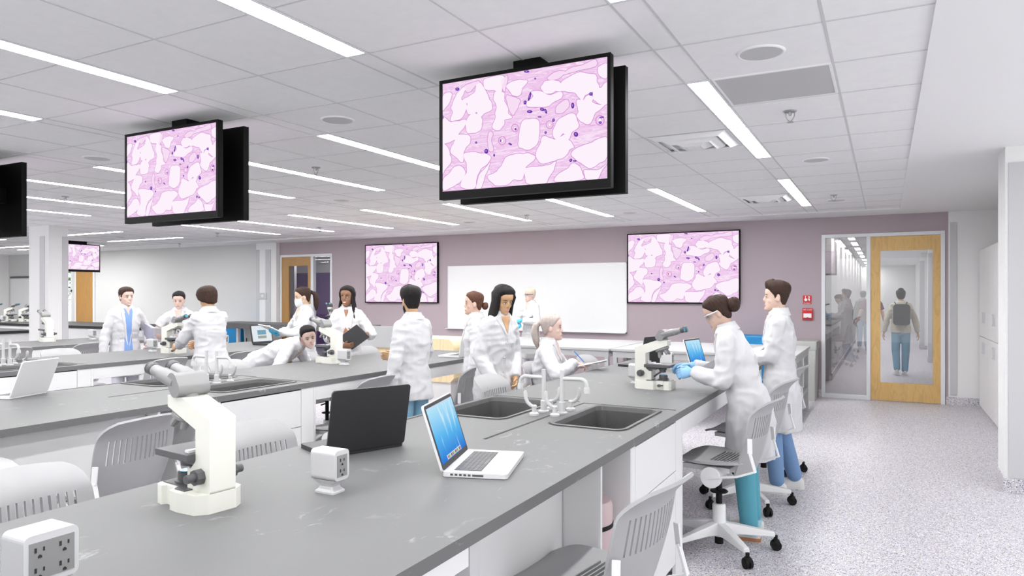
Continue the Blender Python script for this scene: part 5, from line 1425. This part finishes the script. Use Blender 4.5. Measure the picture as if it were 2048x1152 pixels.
# woman with goggles at the microscope
person('woman in white coat, goggles and blue gloves working at a microscope', (-.78,4.76,0), 182, 1.60, lean=17, pitch=30, sk=LIGHT, hair='lowbun', hm='hair_dark', female=True,
       L=dict(to=(.34,.055,1.045), hint=(-.35,.35,-.8), dir=(.92,-.06,-.12), palm=(.15,-.9,-.35), curl=.55), Rr=dict(to=(.37,-.07,1.075), hint=(-.35,-.35,-.8), dir=(.95,.10,-.05), palm=(0,.5,-.85), curl=.5),
       gloves='LR', hem=.50, trouser='denim_teal', shoes='shoe_white', sole='shoe_tan', cuff=True, neck='shirt', extra=goggles(M['paper']), loose=1.1)
# man in jeans beside her
person('man in white coat and jeans standing with short quiffed hair', (-.74,5.98,0), 184, 1.67, lean=1, yaw=6, pitch=0, sk=LIGHT, hair='quiff', hm='hair_dark',
       L=dict(to=(.27,.02,1.02), hint=(-.7,.5,-.4), dir=(.7,-.7,.05), palm=(-.2,-.3,-.9), curl=.6), Rr=dict(to=(.30,-.02,1.05), hint=(-.7,-.5,-.4), dir=(.7,.7,.0), palm=(0,.2,-1), curl=.6),
       gloves='LR', hem=.48, trouser='denim', shoes='shoe_white', neck='shirt', legs={1:((.05,.10,.46),(.02,.12,.085)), -1:((.0,-.10,.46),(-.10,-.10,.085))})
# long black hair
person('woman in white coat with long straight black hair', (-2.84,5.06,0), -24, 1.655, lean=8, yaw=-4, pitch=20, sk=(.55,.34,.19), hair='long', hm='hair_black', female=True, lips='lip',
       L=dict(to=(.14,.10,.88), hint=(-.8,.6,-.2), dir=(.6,-.5,-.6), palm=(0,-1,0), curl=.5), Rr=dict(to=(.18,-.14,.86), hint=(-.85,-.5,-.1), dir=(.7,.3,-.6), palm=(0,1,0), curl=.4), hem=.50, trouser='trouser_black', neck='v', loose=1.08)
# bun, profile
person('woman in white coat with a low bun, in profile facing the bearded man', (-3.42,5.72,0), 212, 1.60, lean=0, yaw=0, pitch=2, sk=(.66,.45,.36), hair='bun', hm='hair_brown', female=True,
       L=dict(to=(.06,.25,.70), hint=(-.7,.4,0)), Rr=dict(to=(.10,-.22,.75), hint=(-.7,-.4,0)), hem=.48, trouser='trouser_black', neck='shirt')
# bearded man from behind
person('bearded man in white coat and pale jeans, seen from behind', (-3.38,4.66,0), 172, 1.63, lean=0, yaw=-26, pitch=4, sk=(.55,.36,.22), hair='quiff', hm='hair_black',
       L=dict(to=(.02,.24,.78), hint=(-.7,.4,0)), Rr=dict(to=(.26,-.10,1.02), hint=(-.5,-.8,-.3), dir=(.8,.5,.2), curl=.6), hem=.72, trouser='denim_pale', shoes='shoe_white', neck='shirt', extra=beard)
# seated writer
person('seated woman with an ash blond ponytail writing on a tablet', (-2.64,5.58,0), 12, 1.68, lean=5, yaw=8, pitch=0, sk=PALE, hair='pony', hm='hair_blond', female=True, sit=True,
       L=dict(to=(.26,.09,.93), hint=(-.3,.8,-.4), dir=(.8,-.3,0), palm=(0,0,1), curl=.3), Rr=dict(to=(.29,-.09,.98), hint=(-.3,-.8,-.4), dir=(.7,.5,-.3), palm=(0,.4,-1), curl=.7), hem=.5, trouser='trouser_white', neck='v')
# older teacher by the whiteboard
person('older woman with pale cropped hair and clear glasses before the whiteboard', (-5.22,10.52,0), 250, 1.68, lean=0, yaw=-12, pitch=4, sk=(.68,.48,.41), hair='crop', hm='hair_pale', female=True,
       L=dict(to=(.25,.05,1.13), hint=(-.5,.8,-.3), dir=(.5,-.85,-.1), palm=(-.5,0,-.8), curl=.5), Rr=dict(to=(.23,-.08,1.06), hint=(-.5,-.8,-.3), dir=(.6,.7,0), palm=(-.3,0,-.9), curl=.9), gloves='LR', glove_m='glove_teal', trouser='trouser_white', neck='v', extra=goggles(M['mdark']))
# braids
person('smiling woman with long braids holding a clipboard', (-5.31,6.09,0), -58, 1.665, lean=0, yaw=-14, pitch=2, smile=True, sk=(.27,.145,.09), hair='braids', hm='hair_black', female=True, lips='lip_dark',
       L=dict(to=(.25,.10,1.09), hint=(-.2,.8,-.5), dir=(.1,-.75,.55), palm=(-.9,0,.2), curl=.7), Rr=dict(to=(.24,-.02,1.0), hint=(-.3,-.8,-.4), dir=(.25,.95,.05), palm=(-.8,.1,.5), curl=.6), hem=.62, trouser='trouser_black', neck='open', shirt='shirt_pink', sleeve=.62, coat_open=True)
board('clipboard', 'dark clipboard with papers held by the woman with braids', 'clipboard', at((-5.31,6.09,0),-58,(.30,.12,1.10)), -58, (-.8,.1,.45), (-.1,.75,.75), .20, .27, .008, M['mdark'], M['paper'], True)
# masked woman
person('woman in a white face mask and ponytail holding a tablet', (-6.02,6.16,0), 246, 1.66, lean=0, yaw=-14, pitch=10, sk=(.66,.45,.33), hair='pony', hm='hair_dark', female=True,
       L=dict(to=(.30,.02,1.13), hint=(-.3,.8,-.5), dir=(.35,-.9,.1), palm=(-.2,0,1), curl=.25), Rr=dict(to=(.27,-.15,1.10), hint=(-.3,-.8,-.5), dir=(.75,.55,.15), palm=(0,.3,1), curl=.5), gloves='LR', glove_m='glove_teal', trouser='trouser_white', neck='v', extra=face_mask(M['mask']))
board('tablet', 'pale tablet held in the blue gloves of the masked woman', 'tablet', at((-6.02,6.16,0),246,(.37,-.06,1.16)), 246, (-.45,0,.9), (.9,.1,.4), .30, .22, .009, M['silver'], M['paper'])
# leaning woman
person('smiling woman in white coat leaning over toward the second bench microscope', (-5.50,4.96,0), 22, 1.62, lean=66, yaw=-52, pitch=16, roll=10, smile=True, sk=PALE, hair='bun', hm='hair_black', female=True,
       L=dict(to=(.52,.25,.70), hint=(-.2,.8,-.5)), Rr=dict(to=(.52,-.22,.72), hint=(-.2,-.8,-.5)), hem=.46, trouser='trouser_white', neck='v')
# bowl haircut from behind
person('person with a bowl haircut at the third bench microscope, seen from behind', (-6.12,4.94,0), 172, 1.65, lean=4, yaw=8, pitch=16, sk=(.55,.34,.20), hair='bowl', hm='hair_dark',
       L=dict(to=(.40,.12,1.02), hint=(-.4,.6,-.6), dir=(.95,.1,-.1), palm=(0,-.9,-.3), curl=.6), Rr=dict(to=(.40,-.10,1.02), hint=(-.4,-.6,-.6), dir=(.95,-.1,-.1), palm=(0,.9,-.3), curl=.6), hem=.42, trouser='trouser_white', neck='shirt', loose=1.06)
# man with folder
person('smiling man in white coat over blue scrubs with a folder under his arm', (-8.36,5.48,0), -14, 1.66, lean=2, yaw=10, pitch=4, smile=True, sk=(.68,.48,.41), hair='short', hm='hair_dark',
       L=dict(to=(.10,.24,.95), hint=(-.8,.5,-.2), dir=(.6,-.2,-.5), palm=(0,-1,0), curl=.8), Rr=dict(to=(.04,-.27,.80), hint=(-.7,-.4,0)), hem=.55, trouser='trouser_white', neck='open', shirt='scrub', coat_open=True)
board('folder', 'lilac grey ring folder carried by the man in scrubs', 'folder', at((-8.36,5.48,0),-14,(.14,.235,1.03)), -14, (0,1,.1), (.25,0,1), .24, .30, .04, mat('lilac_folder', (.40,.40,.50), .5), None)
# woman with papers
person('woman in short sleeved white tunic with dark hair, reading papers', (-8.0,6.0,0), -52, 1.62, lean=6, yaw=4, pitch=16, sk=PALE, hair='bun', hm='hair_black', female=True,
       L=dict(to=(.30,.14,1.02), hint=(-.3,.8,-.5), dir=(.7,-.4,0), palm=(0,0,1), curl=.4), Rr=dict(to=(.30,-.16,1.02), hint=(-.3,-.8,-.5), dir=(.8,.2,.1), palm=(0,0,1), curl=.5), hem=.7, trouser='trouser_white', neck='v', sleeve=.36)
board('papers', 'loose white papers held by the woman in the short sleeved tunic', 'paper', at((-8.0,6.0,0),-52,(.40,-.08,1.06)), -52, (-.6,0,.8), (.8,.1,.6), .21, .30, .003, M['paper'])
board('tablet', 'white tablet on which the seated woman is writing', 'tablet', at((-2.64,5.58,0),12,(.42,.02,.965)), 12, (-.25,.1,1), (1,.2,.2), .20, .26, .010, M['paper'])
t = thing('pen', 'blue pen in the hand of the seated writing woman', 'pen', at((-2.64,5.58,0),12,(.36,-.05,.985))); t.rotation_euler = (R(28),R(-35),0)
mb = MB(); mb.tube([(0,0,0),(0,0,.13)],[.0045,.0045],8); mb.build('barrel', mat('pen_blue',(.02,.2,.6),.4), t)
mb = MB(); mb.tube([(0,0,-.012),(0,0,0)],[.001,.0045],8); mb.build('tip', M['steel'], t)
# people in the corridor
def backpack(c):
    def f(t, H, hm, qh, arms, k, shell, ZS, sp, lat, fwd):
        mb = MB(); c0 = sp(.28) - fwd*.20
        q = Matrix((lat, -fwd, V((0,0,1)))).transposed().to_4x4()
        pts = rrect(-.14,.14,-.20,.20,.06)
        mb.prism(pts, lambda a,b,d: c0 + lat*a + V((0,0,1))*b - fwd*d, -.085, .07, 0, True); mb.build('backpack', c, t, bevel=.015)
        mb = MB()
        for s in (-1,1): mb.tube([sp(.42)-fwd*.12+lat*s*.05, sp(.515)-fwd*.02+lat*s*.10, sp(.46)+fwd*.13+lat*s*.10, sp(.25)+fwd*.16+lat*s*.12], .014, 8)
        mb.build('strap', c, t)
    return f
M['jacket'] = cloth('brown_cream_jacket', (.62,.57,.47)); M['plaid'] = cloth('plum_plaid_shirt', (.16,.05,.09)); M['greytop'] = cloth('grey_top', (.25,.25,.26))
person('person in cream jacket and blue jeans with a dark backpack walking down the corridor', (.27,15.5,0), 92, 1.66, lean=0, pitch=0, sk=(.60,.38,.28), hair='knot', hm='hair_black', L=dict(to=(-.02,.30,.78), hint=(-.7,.4,0)), Rr=dict(to=(.04,-.30,.78), hint=(-.7,-.4,0)),
       coat='jacket', cname='jacket', hem=.82, trouser='denim_pale', shoes='shoe_white', neck='', loose=1.0, extra=backpack(mat('backpack_grey',(.03,.03,.032),.7)), legs={1:((.03,.085,.46),(-.10,.07,.12)), -1:((.06,-.085,.46),(.05,-.07,.085))}, flare=.95)
person('person in plum plaid shirt and jeans deep in the corridor behind the sidelight', (-.30,20.6,0), 95, 1.70, lean=2, yaw=10, pitch=0, sk=(.58,.36,.27), hair='short', hm='hair_black', L=dict(to=(-.02,.36,.82), hint=(-.7,.4,0)), Rr=dict(to=(.10,-.30,.80), hint=(-.7,-.4,0)),
       coat='plaid', cname='plaid_shirt', hem=.80, trouser='denim', neck='', sleeve=.4)
person('person in grey top walking ahead of the plaid shirt in the corridor', (-.55,22.4,0), 90, 1.66, lean=0, pitch=0, sk=(.58,.40,.32), hair='short', hm='hair_dark', coat='greytop', cname='grey_top', hem=.80, trouser='denim', neck='', extra=backpack(mat('backpack_taupe',(.16,.13,.12),.7)))
# ------------------------------------------------------------------ what each piece of the setting is
SET = {'floor':'speckled pale terrazzo floor with lavender and dark chips','ceiling':'white tiled ceiling with its thin metal grid','ceiling_border':'plain white plaster border round the tiled ceiling',
 'wall_back':'mauve painted wall behind the whiteboard','wall_back_2':'pale grey wall past the pilaster','wall_back_3':'white wall beside the wood door and lockers','wall_left':'white end wall far across the room','wall_right':'white wall behind the lockers',
 'pilaster':'white pilaster where the mauve wall meets the grey one','baseboard_back':'speckled cove base along the door wall','window_1':'narrow window with greenery outside by the far oak door','window_2':'glazed wall at the viewer end of the locker side',
 'door_1':'glazed wood door with sidelight beside the fire alarm','door_2':'glazed wood door with sidelight beside the pilaster','door_3':'solid oak door under the far hanging screen','exterior_ground':'pale paving outside the narrow window'}
for o in list(scene.objects):
    if o.parent is None and o.get('kind') == 'structure' and not o.get('label'):
        n = o.name
        if n in SET: o['label'] = SET[n]
        elif n.startswith('corridor_column'): o['label'] = 'white column along the corridor wall'; o['group'] = 'corridor columns'
        elif n.startswith('column'): o['label'] = 'white corner column beside the lockers' if n != 'column' else 'free white column among the far benches'
        elif n.startswith('trim_'): o['label'] = 'grey guard strip by the wood door' if n == 'trim_2' else 'grey guard strip on the pilaster'; o['group'] = 'wall guard strips' if n == 'trim_2' else 'pilaster guard strips'
        else: o['label'] = 'plain %s seen through the door glass' % n.replace('_', ' ').replace(' 2','').replace(' left',' along one side').replace(' right',' along the other side'); o['group'] = n
        o['category'] = next((w for w in ('floor','ceiling','window','door','column','wall') if w in n), 'trim')
# ------------------------------------------------------------------ light, camera, view
w = bpy.data.worlds.new('sky'); scene.world = w; w.use_nodes = True
bg = w.node_tree.nodes['Background']; bg.inputs[0].default_value = (.97,.98,1,1); bg.inputs[1].default_value = 1.75
cam = bpy.data.cameras.new('camera'); co = bpy.data.objects.new('camera', cam); COL.objects.link(co)
co.location = (0,0,1.565); co.rotation_euler = (PI/2,0,R(27.9328))
cam.sensor_width = 36; cam.lens = 36*1407/2048; cam.shift_y = 12/2048; cam.clip_start = .05; cam.clip_end = 200
scene.camera = co
vs_ = scene.view_settings; vs_.view_transform = 'Standard'; vs_.look = 'None'; vs_.exposure = .12; vs_.gamma = 1; vs_.use_curve_mapping = False
scene.cycles.use_denoising = True
scene.cycles.max_bounces = 10; scene.cycles.diffuse_bounces = 6; scene.cycles.transparent_max_bounces = 12
scene.cycles.sample_clamp_indirect = 4
scene.cycles.caustics_reflective = False; scene.cycles.caustics_refractive = False
